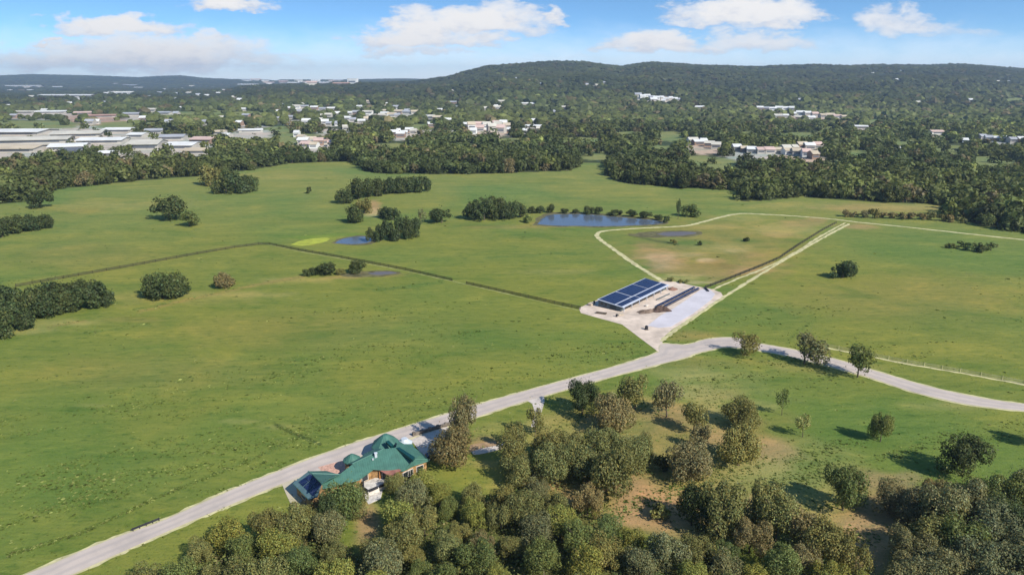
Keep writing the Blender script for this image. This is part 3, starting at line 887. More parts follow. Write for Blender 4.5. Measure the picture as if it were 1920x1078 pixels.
def cone_roof(name, c, r, z0, z1, m, n=10, top=0.0, squash=1.0):
    mb = MB()
    p = G(540 + c[0] / 6.34, 780 + c[1] / 6.34, z0)
    ox, oy = p.x - HB.x, p.y - HB.y
    rings = [(r, z0 - .22), (r, z0), (r * .55, z0 + (z1 - z0) * .55), (r * .12 + top, z1 - .03)]
    vs = []
    for rr, z in rings:
        for i in range(n):
            a = 2 * math.pi * (i + .5) / n
            vs.append((ox + rr * math.cos(a), oy + rr * math.sin(a) * squash, z))
    vs.append((ox, oy, z1))
    fs = []
    for k in range(3):
        fs += [(k * n + i, k * n + (i + 1) % n, (k + 1) * n + (i + 1) % n, (k + 1) * n + i) for i in range(n)]
    fs += [(3 * n + i, 3 * n + (i + 1) % n, 4 * n) for i in range(n)]
    fs.append(tuple(range(n - 1, -1, -1)))
    mb.add(vs, fs)
    return mb.build(name, m, house), (ox, oy)


def drum(c, r, h, m, n=10, name='bay_wall', squash=1.0):
    mb = MB()
    vs = [(c[0] + r * math.cos(2 * math.pi * (i + .5) / n), c[1] + squash * r * math.sin(2 * math.pi * (i + .5) / n), z) for z in (0, h) for i in range(n)]
    mb.add(vs, [(i, (i + 1) % n, n + (i + 1) % n, n + i) for i in range(n)] + [tuple(range(n, 2 * n))])
    return mb.build(name, m, house)


tur, tc = cone_roof('turret_roof', (760, 512), 1.9, 3.0, 4.3, MT['roof_green'], 12)
drum(tc, 1.5, 2.85, MT['stone'], 12)
bay, bc = cone_roof('bay_roof', (1160, 330), 3.1, 3.3, 5.6, MT['roof_green'], 8, .15, 1.25)
drum(bc, 2.6, 3.1, MT['stone'], 8, squash=1.25)
dome, dc = cone_roof('dome_roof', (1385, 312), 1.75, 3.2, 4.2, MT['roof_grey'], 14, .5)
drum(dc, 1.4, 3.0, MT['stone'], 12)
# walls: one shell set back under the eaves
foot = zs([(75, 800, 2.7), (250, 975, 2.7), (345, 945, 2.7), (405, 805, 2.7), (830, 715, 2.7), (1000, 640, 2.7), (1380, 655, 2.7), (1500, 590, 2.7), (1665, 528, 2.7), (1480, 345, 2.7),
           (1300, 300, 2.7), (1040, 385, 2.7), (900, 470, 2.7), (700, 590, 2.7), (600, 700, 2.7), (450, 660, 2.7), (245, 672, 2.7)])
F2 = [G(*p) for p in foot]
cen = sum(F2, Vector()) / len(F2)
F2 = [p + (cen - p).normalized() * .35 for p in F2]
mb = MB().prism([(p.x - HB.x, p.y - HB.y, 2.72) for p in F2], 2.72)
walls = mb.build('wall', MT['stone'], house)
# windows and a door on the walls that face the terrace and the lawn
for i, (wi, nm, ww, hh) in enumerate([(0, 'window', 1.6, 1.2), (4, 'window', 1.4, 1.2), (5, 'window', 1.8, 1.3), (6, 'door', 1.8, 2.1), (6, 'window', 1.2, 1.2), (7, 'window', 1.5, 1.3), (8, 'window', 1.5, 1.3), (15, 'window', 1.5, 1.2)]):
    a, b = F2[wi], F2[(wi + 1) % len(F2)]
    f = .5 if i not in (3, 4) else (.35 if i == 3 else .75)
    p = a + (b - a) * f
    d = (b - a).normalized()
    nrm = Vector((d.y, -d.x, 0))
    if nrm.dot(p - cen) < 0:
        nrm = -nrm
    rz = math.atan2(d.y, d.x)
    q = p + nrm * .05 - HB
    zc = 1.15 if nm == 'door' else 1.5
    o = MB().box((q.x, q.y, zc), (ww, .14, hh), rz).build(nm, MT['window'], house)
    fr = MB()
    for sx, sz, dx, dz in ((0, hh / 2 + .05, ww + .2, .1), (0, -hh / 2 - .05, ww + .2, .1), (ww / 2 + .05, 0, .1, hh), (-ww / 2 - .05, 0, .1, hh)):
        fr.box((q.x + d.x * sx, q.y + d.y * sx, zc + sz), (dx, .18, dz), rz)
    fr.build('frame', MT['pale_stone'], o)
# terrace with parapet, patio cover and posts
mb = MB()
tp = zs([(895, 785, .9), (1095, 705, .9), (1130, 690, .9), (1222, 790, .9), (1075, 850, .9), (955, 902, .9), (900, 865, .9)])
hpoly(mb, tp, .9)
ter = mb.build('terrace', MT['pale_stone'], house)
T = [G(*p) for p in tp]
mb = MB()
for i in range(3, 7):
    a, b = T[i], T[(i + 1) % 7]
    m_ = (a + b) / 2 - HB
    mb.box((m_.x, m_.y, 1.1), ((b - a).length - .3, .28, .5), math.atan2((b - a).y, (b - a).x))
mb.build('parapet', MT['dark'], ter)
mb = MB()
hpoly(mb, zs([(1075, 645, 2.75), (1180, 588, 3.05), (1345, 648, 2.95), (1215, 725, 2.6)]), .16, lift=.22)
pat = mb.build('patio_cover', MT['pink_roof'], house)
for c in ((1090, 655), (1215, 712), (1330, 655)):
    p = G(540 + c[0] / 6.34, 780 + c[1] / 6.34, 2.6) - HB
    MB().box((p.x, p.y, 1.3), (.22, .22, 2.6)).build('post', MT['orange'], house)
mb = MB()
a, b = G(540 + 850 / 6.34, 780 + 770 / 6.34, .8), G(540 + 1085 / 6.34, 780 + 690 / 6.34, .8)
m_ = (a + b) / 2 - HB
mb.box((m_.x, m_.y, .8), ((b - a).length, .3, 1.6), math.atan2((b - a).y, (b - a).x))
mb.build('timber_screen', MT['orange'], house)
# chimney and vents
for (cx, cy, s, h) in ((1045, 480, .5, 1.0), (1010, 520, .2, .4)):
    p = ray_plane(540 + cx / 6.34, 780 + cy / 6.34, P1) - HB
    MB().box((p.x, p.y, p.z + h / 2 - .2), (s, s, h), .35).box((p.x, p.y, p.z + h - .15), (s + .14, s + .14, .1), .35).build('roof_vent', MT['roof_grey'], house)

# low dark wall by the driveway
a, b = G(776, 817), G(850, 795)
lw = MB()
d = b - a
rz = math.atan2(d.y, d.x)
lw.box(((a.x + b.x) / 2, (a.y + b.y) / 2, .4), (d.length, .5, .8), rz)
for i in range(6):
    p = a + d * (i / 5)
    lw.box((p.x, p.y, .5), (.62, .62, 1.0), rz)
o = lw.build('low_wall', mat('dark_stone', (.15, .125, .10), .9, .35, 1.5))
tag(o, 'low dark stone wall between the road and the pale forecourt of the house', 'wall')

# kerb rail at the roadside near the bottom-left corner
a, b = G(247, 997), G(300, 976)
d = b - a
rz = math.atan2(d.y, d.x)
rail = empty('guard_rail', a)
tag(rail, 'short dark guard rail on the upper edge of the road near its lower end', 'guard rail')
MB().box((d.x / 2, d.y / 2, .55), (d.length, .10, .32), rz).build('rail', MT['dark'], rail)
for i in range(5):
    p = d * (.04 + .23 * i)
    MB().box((p.x, p.y + .12, .35), (.14, .14, .7), rz).build('post', MT['dark'], rail)


# ------------------------------------------------------------------ car beside the house
def make_car(loc, rz):
    car = empty('parked_car', loc, rz)
    tag(car, 'dark purple car parked at the end of the house below the tall tree', 'car')
    prof = [(-2.2, .35), (-2.25, .75), (-2.1, .98), (-1.75, 1.02), (-1.2, 1.45), (.35, 1.48), (1.05, 1.02), (1.9, .9), (2.2, .7), (2.2, .35)]
    mb = MB()
    W = .88
    vs, fs = [], []
    n = len(prof)
    for s in (-1, 1):
        for x, z in prof:
            vs.append((x, s * (W if z < 1.1 else W * .78), z))
    fs = [(i, (i + 1) % n, n + (i + 1) % n, n + i) for i in range(n)] + [tuple(range(n - 1, -1, -1)), tuple(range(n, 2 * n))]
    mb.add(vs, fs)
    mb.build('body', MT['car'], car)
    MB().add([(-1.72, -.74, 1.06), (-1.72, .74, 1.06), (-1.25, .64, 1.42), (-1.25, -.64, 1.42)], [(0, 1, 2, 3)]).build('rear_window', MT['window'], car).location = (-.03, 0, .02)
    MB().add([(.98, -.74, 1.08), (.98, .74, 1.08), (.42, .64, 1.45), (.42, -.64, 1.45)], [(3, 2, 1, 0)]).build('windscreen', MT['window'], car).location = (.04, 0, .02)
    for s in (-1, 1):
        MB().add([(-1.5, s * .86, 1.06), (.85, s * .86, 1.06), (.3, s * .72, 1.4), (-1.15, s * .72, 1.4)], [(0, 1, 2, 3)]).build('side_window', MT['window'], car).location = (0, s * .02, 0)
        for x in (-1.4, 1.4):
            w = MB().tube((x, s * .72, .34), (x, s * .93, .34), .34, .34, 14).build('wheel', MT['tyre'], car)
            MB().tube((x, s * .90, .34), (x, s * .95, .34), .2, .2, 10).build('rim', MT['roof_grey'], w)
        MB().box((2.19, s * .6, .68), (.06, .34, .16)).build('headlight', MT['white_metal'], car)
        MB().box((-2.23, s * .62, .8), (.06, .3, .16)).build('tail_light', mat('red_lens', (.4, .02, .02), .3), car)


make_car(G(817, 858), R(15))

# ------------------------------------------------------------------ barn with solar roof
BN = Vector((38.9, 236.6, 0))
BAX = math.atan2(.78, .625)
barn = empty('barn', BN, BAX)
tag(barn, 'long low slate-walled barn whose roof is covered in dark blue solar panels', 'barn')
# local frame: +x along the barn away from the road, +y to its left
LB, WB = 36.0, 9.4
ZL, ZR_, = 2.85, 1.95                                   # high left edge, low right edge


def rz_(y):
    return ZR_ + (ZL - ZR_) * (y + 1.2) / (WB + 1.2)


mb = MB()
ys = (.0, WB)
vs = []
for x in (0.4, LB):
    vs += [(x, ys[0], 0), (x, ys[1], 0), (x, ys[1], rz_(ys[1]) - .25), (x, ys[0], rz_(ys[0]) - .25)]
mb.add(vs, [(0, 3, 2, 1), (4, 5, 6, 7), (0, 4, 7, 3), (1, 2, 6, 5), (3, 7, 6, 2)])
mb.build('wall', MT['slate'], barn)
mb = MB()
vs = [(x, y, rz_(y) + dz) for dz in (0, -.2) for x, y in ((0, -1.2), (LB + .4, -1.2), (LB + .4, WB + .3), (0, WB + .3))]
mb.add(vs, [(0, 1, 2, 3), (7, 6, 5, 4), (0, 4, 5, 1), (1, 5, 6, 2), (2, 6, 7, 3), (3, 7, 4, 0)])
roof = mb.build('roof', MT['white_metal'], barn)
for (y0, y1, xs) in ((2.55, WB - .15, ((.5, 12.2), (12.9, 25.2), (25.8, 31.2), (31.5, 36.0))), (-.35, 1.95, ((.5, 8.6), (9.0, 13.6), (14.2, 24.8), (25.2, 35.8)))):
    for x0, x1 in xs:
        mb = MB()
        vs = [(x, y, rz_(y) + dz) for dz in (.12, .03) for x, y in ((x0, y0), (x1, y0), (x1, y1), (x0, y1))]
        mb.add(vs, [(0, 1, 2, 3), (7, 6, 5, 4), (0, 4, 5, 1), (1, 5, 6, 2), (2, 6, 7, 3), (3, 7, 4, 0)])
        mb.build('solar_panel', MT['solar'], barn)
for i in range(7):
    MB().box((1 + i * 5.7, -1.0, .88), (.2, .2, 1.76)).build('post', MT['white_metal'], barn)
MB().box((.37, 3.2, .9), (.1, 2.6, 1.8)).build('door', mat('dark_door', (.03, .045, .05), .5), barn)
MB().box((18, .0, .9), (30, .1, 1.5)).build('eave_shade_slab', MT['dark'], barn)  # solid dark slab standing in for the shade under the low eave
for y in (6.2, 8.0):
    MB().box((.36, y, 1.4), (.1, .9, .7)).build('window', MT['window'], barn)


def lumpy_pile(name, spot, rx, ry, h, rz, m, seed):
    rnd = np.random.default_rng(seed)
    nu, nv = 26, 9
    vs, fs = [], []
    ph = rnd.uniform(0, 6, 8)
    for j in range(nv):
        r = 1 - j / (nv - 1)
        for i in range(nu):
            a = 2 * math.pi * i / nu
            e = 1 + .13 * math.sin(3 * a + ph[0]) + .08 * math.sin(5 * a + ph[1]) + rnd.normal() * .03
            x, y = rx * r * e * math.cos(a), ry * r * e * math.sin(a)
            z = h * (1 - r ** 1.7) * (1 + .25 * math.sin(2.2 * x / rx * 3 + ph[2]) * math.sin(3 * y / ry + ph[3])) + rnd.normal() * .05 * h * (0 < j)
            vs.append((x, y, max(z, 0) if j else 0))
    for j in range(nv - 1):
        fs += [(j * nu + i, j * nu + (i + 1) % nu, (j + 1) * nu + (i + 1) % nu, (j + 1) * nu + i) for i in range(nu)]
    o = MB().add(vs, fs).build(name, m)
    o.location = G(*spot) + Vector((0, 0, .08))
    o.rotation_euler.z = rz
    return o


o = lumpy_pile('dirt_pile', (1238, 582), 3.9, 2.6, 1.7, R(10), MT['brown_dirt'], 1)
tag(o, 'big dark brown heap of earth on the pale concrete pad', 'dirt pile')
o = lumpy_pile('dirt_pile', (1213, 585), 4.2, 1.7, .9, R(20), mat('brown_dirt_dry', (.16, .115, .085), .95, .4, .8, bump=.4), 2)
tag(o, 'low brown tail of loose earth left of the big dark heap', 'dirt pile')
o = lumpy_pile('dirt_pile', (1261, 543), 2.0, 1.7, .9, 0, mat('reddish_dirt', (.22, .12, .085), .95, .4, .8), 3)
tag(o, 'small reddish heap of earth at the far end of the yard', 'dirt pile')


def panel_row(p0, p1, label, w=.72, h=.8):
    a, b = G(*p0), G(*p1)
    d = b - a
    rz = math.atan2(d.y, d.x)
    root = empty('panel_row', a + Vector((0, 0, .05)), rz)
    tag(root, label, 'panel row', 'low dark panel rows on the pad')
    L = d.length
    k = 9
    s = L / k
    for i in range(k):
        x0, x1 = i * s + .06, (i + 1) * s - .06
        vs = [(x, y, h + y * .25 + dz) for dz in (.05, -.02) for x, y in ((x0, -w / 2), (x1, -w / 2), (x1, w / 2), (x0, w / 2))]
        MB().add(vs, [(0, 1, 2, 3), (7, 6, 5, 4), (0, 4, 5, 1), (1, 5, 6, 2), (2, 6, 7, 3), (3, 7, 4, 0)]).build('solar_panel', MT['solar'], root)
        MB().box((x0 + s / 2, 0, h / 2 - .02), (.14, .14, h - .1)).build('post', MT['steel'], root)
    MB().box((L / 2, -w * .35, h * .35), (L, .08, h * .5)).build('skirt', MT['steel'], root)


panel_row((1232, 577), (1302, 541.5), 'long low row of dark panels on the pad, the one nearer the solar barn')
panel_row((1246, 577), (1310, 543.5), 'long low row of dark panels on the pad, the one farther from the solar barn')
o = MB().tube(G(1231, 563) + Vector((0, 0, .25)), G(1255, 552) + Vector((0, 0, .25)), .22, .22, 8).build('pipe', MT['slate'])
tag(o, 'long thin grey pipe lying between the barn and the low panel rows', 'pipe')
o = MB().tube(G(1322, 541) + Vector((0, 0, .3)), G(1328, 547) + Vector((0, 0, .3)), .4, .4, 10).build('pipe', MT['dark'])
tag(o, 'short thick dark pipe at the far corner of the concrete pad', 'pipe')
cart = empty('water_tank', G(1212, 618))
tag(cart, 'small dark upright tank standing alone on the near end of the yard', 'tank')
MB().tube((0, 0, .12), (0, 0, 1.25), .55, .55, 14).tube((0, 0, 1.25), (0, 0, 1.42), .55, .25, 14).build('tank_body', MT['dark'], cart)
MB().tube((0, 0, 1.42), (0, 0, 1.5), .2, .2, 10).build('lid', MT['steel'], cart)
MB().box((0, 0, .1), (1.2, 1.2, .08)).build('pallet', MT['bark'], cart)


def lumber(spot, n, L, w, h, rz, label, m):
    root = empty('lumber_stack', G(*spot), rz)
    tag(root, label, 'lumber stack')
    for k in range(n):
        MB().box((random.Random(k).uniform(-.2, .2), (k % 3 - 1) * w / 3, .2 + (k // 3) * h), (L, w / 3.4, h * .9)).build('board', m, root)
    for s in (-1, 1):
        MB().box((s * L * .35, 0, .06), (.12, w, .1)).build('bearer', MT['bark'], root)


plank = mat('pale_planks', (.48, .40, .30), .85, .25, 1.2)
lumber((1127, 588), 6, 3.6, 1.4, .18, R(-20), 'dark flat stack of boards on the gravel before the barn end wall', MT['bark'])
lumber((1163, 591), 6, 2.0, 1.2, .25, R(25), 'pale stack of boards at the near right corner of the barn', plank)
lumber((1108, 572), 9, 2.2, 1.5, .25, R(50), 'tall pale stack of boards behind the left corner of the barn', plank)
lumber((1212, 574), 5, 1.6, 1.0, .25, R(50), 'little pile of boards between the barn and the earth heap', MT['pale_stone'])
for sp, r_, lab in (((1156, 594), .35, 'dark drum beside the pale boards at the barn corner'), ((1114, 569), .4, 'dark drum by the left end of the barn')):
    dr = empty('drum', G(*sp))
    tag(dr, lab, 'drum')
    MB().tube((0, 0, 0), (0, 0, .95), r_, r_, 12).build('drum_body', MT['dark'], dr)
    MB().tube((0, 0, .95), (0, 0, .98), r_ * .92, r_ * .92, 12).build('lid', MT['steel'], dr)


# ------------------------------------------------------------------ fences
def fence(spots, step, label, h=1.25, m='fence_wood', rails=3, post_w=.16, rail_h=.22):
    pts = [G(*p) for p in spots]
    root = empty('field_fence', pts[0])
    tag(root, label, 'fence')
    o0 = pts[0]
    posts = []
    for a, b in zip(pts[:-1], pts[1:]):
        k = max(1, round((b - a).length / step))
        posts += [a + (b - a) * (i / k) for i in range(k)]
    posts.append(pts[-1])
    pm = MB().box((0, 0, h / 2 + .05), (post_w, post_w, h + .1)).mesh('post', MT[m])
    for p in posts:
        q = bpy.data.objects.new('post', pm)
        q.location = p - o0
        link(q, root)
    for r in range(rails):
        mb = MB()
        z = h * (r + .75) / (rails + .1)
        for a, b in zip(pts[:-1], pts[1:]):
            d = b - a
            c = (a + b) / 2 - o0
            mb.box((c.x, c.y, z), (d.length, .06, rail_h), math.atan2(d.y, d.x))
        mb.build('rail', MT[m], root)


fence([(30, 538), (120, 522), (250, 499), (370, 477), (440, 465), (485, 459)], 5.0, 'dark board fence running left across the big pasture from the bend')
fence([(485, 459), (505, 459), (560, 470), (640, 484), (760, 507), (848, 527)], 5.0, 'dark board fence from the bend to the gap in the middle of the pasture')
fence([(874, 533), (960, 552), (1040, 570), (1088, 580)], 4.0, 'dark board fence from the gap to the corner of the barn yard')
fence([(1322, 541), (1370, 523), (1430, 499), (1462, 485), (1500, 459), (1545, 431), (1568, 419)], 4.0, 'dark board fence along the lane on the far side of the yard', 1.3)
fence([(1545, 650), (1600, 661), (1700, 681), (1800, 698), (1920, 720), (1990, 734)], 4.5, 'pale board fence parallel to the right end of the road', 1.1, 'fence_pale', 2)


# ------------------------------------------------------------------ trees
def unit_crown(seed, n, leaf, lobes=12, low=.16, spread=.62, asp=1.9, scat=.55):
    """leaf clumps through the crown volume: radius 1 across, 0..1 high"""
    rg = np.random.default_rng(seed)
    lc, lr = [], []
    for k in range(lobes):
        a = rg.uniform(0, 2 * np.pi)
        h = rg.uniform(0, 1)
        rr = spread * np.sqrt(rg.uniform(.10, 1)) * np.sqrt(max(1 - (max(h - .30, 0) / .78) ** 2, .02)) * rg.uniform(.85, 1.1)
        lc.append((rr * np.cos(a), rr * np.sin(a), low + .12 + h * (1 - low - .28)))
        lr.append(rg.uniform(.17, .46) * (1.1 - .35 * h))
    lc.append((0, 0, .55)); lr.append(.42)
    lc, lr = np.array(lc), np.array(lr)
    P, Nn = [], []
    w = lr ** 2 / (lr ** 2).sum()
    cnt = np.maximum((w * n * 1.5).astype(int), 3)
    for c, r, m in zip(lc, lr, cnt):
        d = rg.normal(size=(m, 3))
        d /= np.linalg.norm(d, axis=1)[:, None]
        rad = r * rg.uniform(.45, 1.0, m) ** .4
        p = c + d * rad[:, None] * np.array((1, 1, .70))
        P.append(p)
        Nn.append(d)
    P, Nn = np.concatenate(P), np.concatenate(Nn)
    keep = P[:, 2] > low * .6
    P, Nn = P[keep], Nn[keep]
    idx = rg.permutation(len(P))[:n]
    P, Nn = P[idx], Nn[idx]
    m = len(P)
    # orientation: outward with scatter
    sp = rg.uniform(size=len(P)) < .12
    P[sp] += Nn[sp] * rg.exponential(.085, sp.sum())[:, None]
    ext = np.percentile(np.hypot(P[:, 0], P[:, 1]), 95)
    P[:, :2] /= ext
    zt = np.percentile(P[:, 2], 99)
    P[:, 2] *= asp / zt
    nr = Nn * 1.0 + rg.normal(size=(m, 3)) * scat + np.array((0, 0, .40))
    nr /= np.linalg.norm(nr, axis=1)[:, None]
    u = np.cross(nr, rg.normal(size=(m, 3)))
    u /= np.linalg.norm(u, axis=1)[:, None]
    v = np.cross(nr, u)
    s = leaf * rg.uniform(.6, 1.35, m)[:, None]
    a = rg.uniform(.55, .95, m)[:, None]
    V = np.stack([P - u * s - v * s * .25, P + v * s * a * -.9 + u * s * .15, P + u * s + v * s * .2, P + v * s * a - u * s * .1], 1)
    F = np.arange(m * 4).reshape(m, 4)
    V[..., 2] /= asp
    t = np.clip(rg.normal(1, .30, m), .4, 1.9)
    hue = rg.normal(0, .10, m)
    C = np.stack([t * (1 + hue), t, t * (1 - hue * .8)], 1)
    return V.reshape(-1, 3), F, np.repeat(C, 4, 0)


def crown_mesh(seed, n, leaf, **k):
    V, F, C = unit_crown(seed, n, leaf, **k)
    return fast_mesh('crown', V, F, 4, MT['leaf'], C)


def trunk_mesh(seed, thick=.055, limbs=6):
    rnd = random.Random(seed)
    mb = MB()
    p = Vector((0, 0, -.02))
    r = thick
    for k in range(4):
        q = p + Vector((rnd.uniform(-.05, .05), rnd.uniform(-.05, .05), .17))
        mb.tube(p, q, r, r * .78, 7)
        p, r = q, r * .78
        if k >= 1:
            for _ in range(limbs // 3):
                a = rnd.uniform(0, 6.28)
                e = p + Vector((math.cos(a) * .4, math.sin(a) * .4, rnd.uniform(.12, .26)))
                mb.tube(p, e, r * .6, r * .22, 5)
                e2 = e + Vector((math.cos(a + .6) * .2, math.sin(a + .6) * .2, .1))
                mb.tube(e, e2, r * .22, r * .1, 4)
    return mb.mesh('trunk', MT['bark'])


OAK = [crown_mesh(11 + i, 9500, .0365, lobes=[16, 20, 24, 13, 18, 22, 15, 20][i], spread=[.74, .85, .8, .7, .9, .8, .82, .72][i], low=[.10, .16, .08, .2, .12, .1, .15, .06][i], asp=[1.9, 1.7, 1.8, 2.1, 1.6, 2.0, 1.8, 2.2][i]) for i in range(8)]
OPEN = [crown_mesh(31 + i, 2800, .052, lobes=11, spread=.9, low=.22) for i in range(3)]
YOUNG = [crown_mesh(41 + i, 700, .085, lobes=7, spread=.6, low=.25, asp=2.6) for i in range(2)]
MIDT = [crown_mesh(51 + i, 2400, .072, lobes=16, spread=.78, low=.02, asp=1.6, scat=.5) for i in range(7)]
BUSH = [crown_mesh(61 + i, 700, .12, lobes=9, spread=.75, low=.0, asp=1.2) for i in range(3)]
TALL = [crown_mesh(71 + i, 5000, .055, lobes=20, spread=.65, low=.05, asp=2.6) for i in range(2)]
TRK = [trunk_mesh(5 + i) for i in range(4)]
KINDS = {'oak': OAK, 'open': OPEN, 'young': YOUNG, 'mid': MIDT, 'bush': BUSH, 'tall': TALL}
PAL = {'olive': (.208, .200, .064), 'green': (.146, .176, .052), 'dark': (.078, .100, .034), 'brown': (.225, .188, .080), 'lime': (.262, .258, .058), 'grey': (.190, .188, .082),
       'pale': (.25, .26, .09)}
trng = random.Random(77)
NTREE = [0]


def tree(pos, w, h, kind, colr, label, group=None, name=None, cat=None, jit=.14):
    NTREE[0] += 1
    rt = bpy.data.objects.new(name or {'bush': 'bush', 'young': 'young_tree'}.get(kind, 'tree'), None)
    rt.location = pos
    rt.rotation_euler.z = trng.uniform(0, 6.28)
    rt.scale = (w / 2, w / 2 * trng.uniform(.9, 1.1), h)
    link(rt)
    tag(rt, label, cat or ('bush' if kind == 'bush' else 'tree'), group)
    c = bpy.data.objects.new('crown', trng.choice(KINDS[kind]))
    b = PAL[colr]
    k = trng.uniform(1 - jit, 1 + jit)
    j = trng.uniform(-.08, .08)
    c.color = (b[0] * k * (1 + j), b[1] * k, b[2] * k * (1 - j), 1)
    link(c, rt)
    t = bpy.data.objects.new('trunk', trng.choice(TRK))
    link(t, rt)
    return rt


def ptree(px, py, wpx, hpx, kind, colr, label, group=None, **k):
    p = G(px, py)
    slant = p.y * CP + HCAM * SP
    dep = math.hypot(p.x, p.y)
    el = math.atan2(HCAM, dep)
    w = wpx * slant / FPX * (1.18 if kind == 'mid' else .95)
    h = max(1.06 * (hpx * slant / FPX - w * .45 * math.sin(el)) / math.cos(el), w * .55)
    return tree(p, w, h, kind, colr, label, group, **k)


# single trees that can be told apart
for a in [
    (1397, 664, 58, 46, 'open', 'olive', 'dark tree on the road bend, first of the three roadside trees from the yard'),
    (1508, 681, 80, 60, 'open', 'grey', 'wide leaning tree at the road, middle one of the three roadside trees'),
    (1608, 707, 66, 64, 'open', 'green', 'ragged green tree with a broad shadow, third roadside tree from the yard'),
    (1466, 778, 28, 50, 'young', 'green', 'slim young tree alone on the lawn left of the sparse sapling'),
    (1505, 819, 34, 46, 'young', 'pale', 'sparse pale sapling alone on the lawn with a long thin shadow'),
    (1650, 828, 44, 56, 'oak', 'green', 'small round tree alone on the open lawn with its shadow to the left'),
    (1802, 892, 84, 84, 'oak', 'dark', 'large dark tree on the lawn edge at right, above the right-hand thicket'),
    (1580, 956, 80, 88, 'oak', 'green', 'broad green tree standing on bare tan earth beside its black shadow'),
    (1946, 836, 50, 56, 'oak', 'green', 'tree at the right edge of the view whose shadow falls on the lawn'),
    (1388, 800, 76, 64, 'oak', 'olive', 'round olive tree, upper one of the pair beside the tan clearing'),
    (1383, 872, 92, 80, 'oak', 'olive', 'bushy olive tree, lower one of the pair beside the tan clearing'),
    (1318, 842, 46, 52, 'open', 'brown', 'thin brown tree left of the round olive pair'),
    (1300, 812, 58, 62, 'open', 'olive', 'loose olive tree above the thin brown tree, left of the olive pair'),
    (1288, 898, 96, 84, 'oak', 'brown', 'wide brown-green tree left of the lower tree of the olive pair'),
    (1238, 882, 34, 34, 'bush', 'dark', 'small dark bush left of the wide brown-green tree'),
    (1092, 776, 62, 66, 'oak', 'dark', 'dense dark green tree below the road, leftmost of its row'),
    (1148, 810, 84, 76, 'oak', 'brown', 'brownish tree just below and right of the dense dark green tree'),
    (1190, 768, 66, 70, 'open', 'olive', 'tall olive tree between the dense dark tree and the loose one'),
    (1250, 782, 58, 72, 'open', 'brown', 'loose brownish tree with a dark shadow, rightmost below the road'),
    (1003, 818, 42, 56, 'open', 'olive', 'thin tree below the short pale drive off the road'),
    (968, 845, 52, 58, 'open', 'olive', 'bushy tree where the tan path ends'),
    (848, 874, 84, 84, 'oak', 'brown', 'big brownish tree over the end of the house'),
    (868, 838, 56, 96, 'oak', 'brown', 'tallest tree beside the house, its top crossing the road'),
    (1236, 972, 42, 36, 'bush', 'olive', 'lone round bush on the bare tan clearing'),
    (1296, 984, 72, 80, 'oak', 'dark', 'dark tree right of the lone round bush'),
    (1346, 1004, 96, 106, 'oak', 'olive', 'large olive tree on the right side of the tan clearing'),
    (318, 411, 52, 44, 'mid', 'dark', 'big round dark tree alone in the far left pasture'),
    (356, 425, 30, 28, 'mid', 'green', 'smaller tree next to the big round one in the far pasture'),
    (76, 390, 36, 32, 'mid', 'dark', 'lone tree just in front of the far left wood edge'),
    (423, 538, 32, 30, 'mid', 'brown', 'reddish brown little tree alone on the drain line'),
    (580, 363, 10, 12, 'bush', 'dark', 'tiny dark bush alone in the far pasture'),
    (1580, 521, 42, 36, 'mid', 'dark', 'lone dark tree in the right-hand pasture'),
    (1600, 519, 12, 20, 'mid', 'dark', 'thin stem of a tree beside the lone dark one'),
    (395, 347, 36, 36, 'mid', 'olive', 'pale tree at the wood edge left of the dark far clump'),
    (828, 418, 38, 28, 'mid', 'dark', 'round dark tree between the two clumps near the big pond'),
    (790, 420, 20, 28, 'young', 'grey', 'thin grey tree left of the round dark tree near the big pond'),
    (1271, 411, 16, 36, 'young', 'dark', 'slim upright tree at the right end of the big pond'),
    (1294, 406, 30, 24, 'mid', 'green', 'leaning tree right of the slim one at the big pond'),
    (1250, 418, 14, 13, 'bush', 'dark', 'small bush at the right tip of the big pond'),
    (990, 417, 22, 15, 'bush', 'green', 'low bush at the left tip of the big pond'),
    (663, 417, 34, 34, 'mid', 'dark', 'round dark tree below the bare tan bank'),
    (684, 400, 28, 28, 'mid', 'olive', 'olive tree left of the bare tan bank'),
    (1312, 460, 10, 9, 'bush', 'dark', 'dark bush in the enclosed field below the grey pond'),
    (1400, 453, 14, 9, 'bush', 'dark', 'dark bush in the middle of the enclosed field'),
    (1262, 456, 14, 5, 'bush', 'olive', 'low bush below the grey pond in the enclosed field'),
]:
    ptree(*a)


def clump(group, label, kind, colr, items, name=None, cat=None):
    for it in items:
        c = it[4] if len(it) > 4 else colr
        ptree(it[0], it[1], it[2], it[3], kind, c, label, group, name=name, cat=cat)


clump('trees of the dark stand at the left edge', 'dark green tree in the thick stand at the left edge of the pasture', 'mid', 'dark',
      [(4, 632, 48, 50), (30, 606, 46, 48), (52, 596, 44, 46), (20, 580, 50, 48), (66, 580, 44, 46), (92, 592, 40, 42), (88, 574, 44, 44), (112, 586, 42, 44), (132, 584, 40, 40), (118, 568, 42, 42),
       (150, 580, 40, 40), (142, 566, 40, 40), (168, 578, 40, 42), (186, 574, 40, 46), (162, 562, 40, 40), (200, 574, 24, 26), (-10, 600, 50, 50), (-30, 640, 50, 50), (46, 618, 36, 34)])
clump('trees of the square clump in the pasture', 'dark tree of the square clump standing alone in the left pasture', 'mid', 'dark',
      [(286, 556, 40, 44), (308, 560, 40, 40), (330, 557, 42, 44), (344, 555, 26, 24), (300, 545, 40, 36, 'green'), (330, 543, 36, 34, 'green')])
clump('trees of the hedge at the far left', 'dark tree of the short hedge at the left edge of the far pasture', 'mid', 'dark',
      [(4, 445, 34, 34), (24, 438, 34, 32), (44, 434, 34, 32), (64, 431, 36, 30), (82, 429, 28, 26), (-14, 448, 34, 34)])
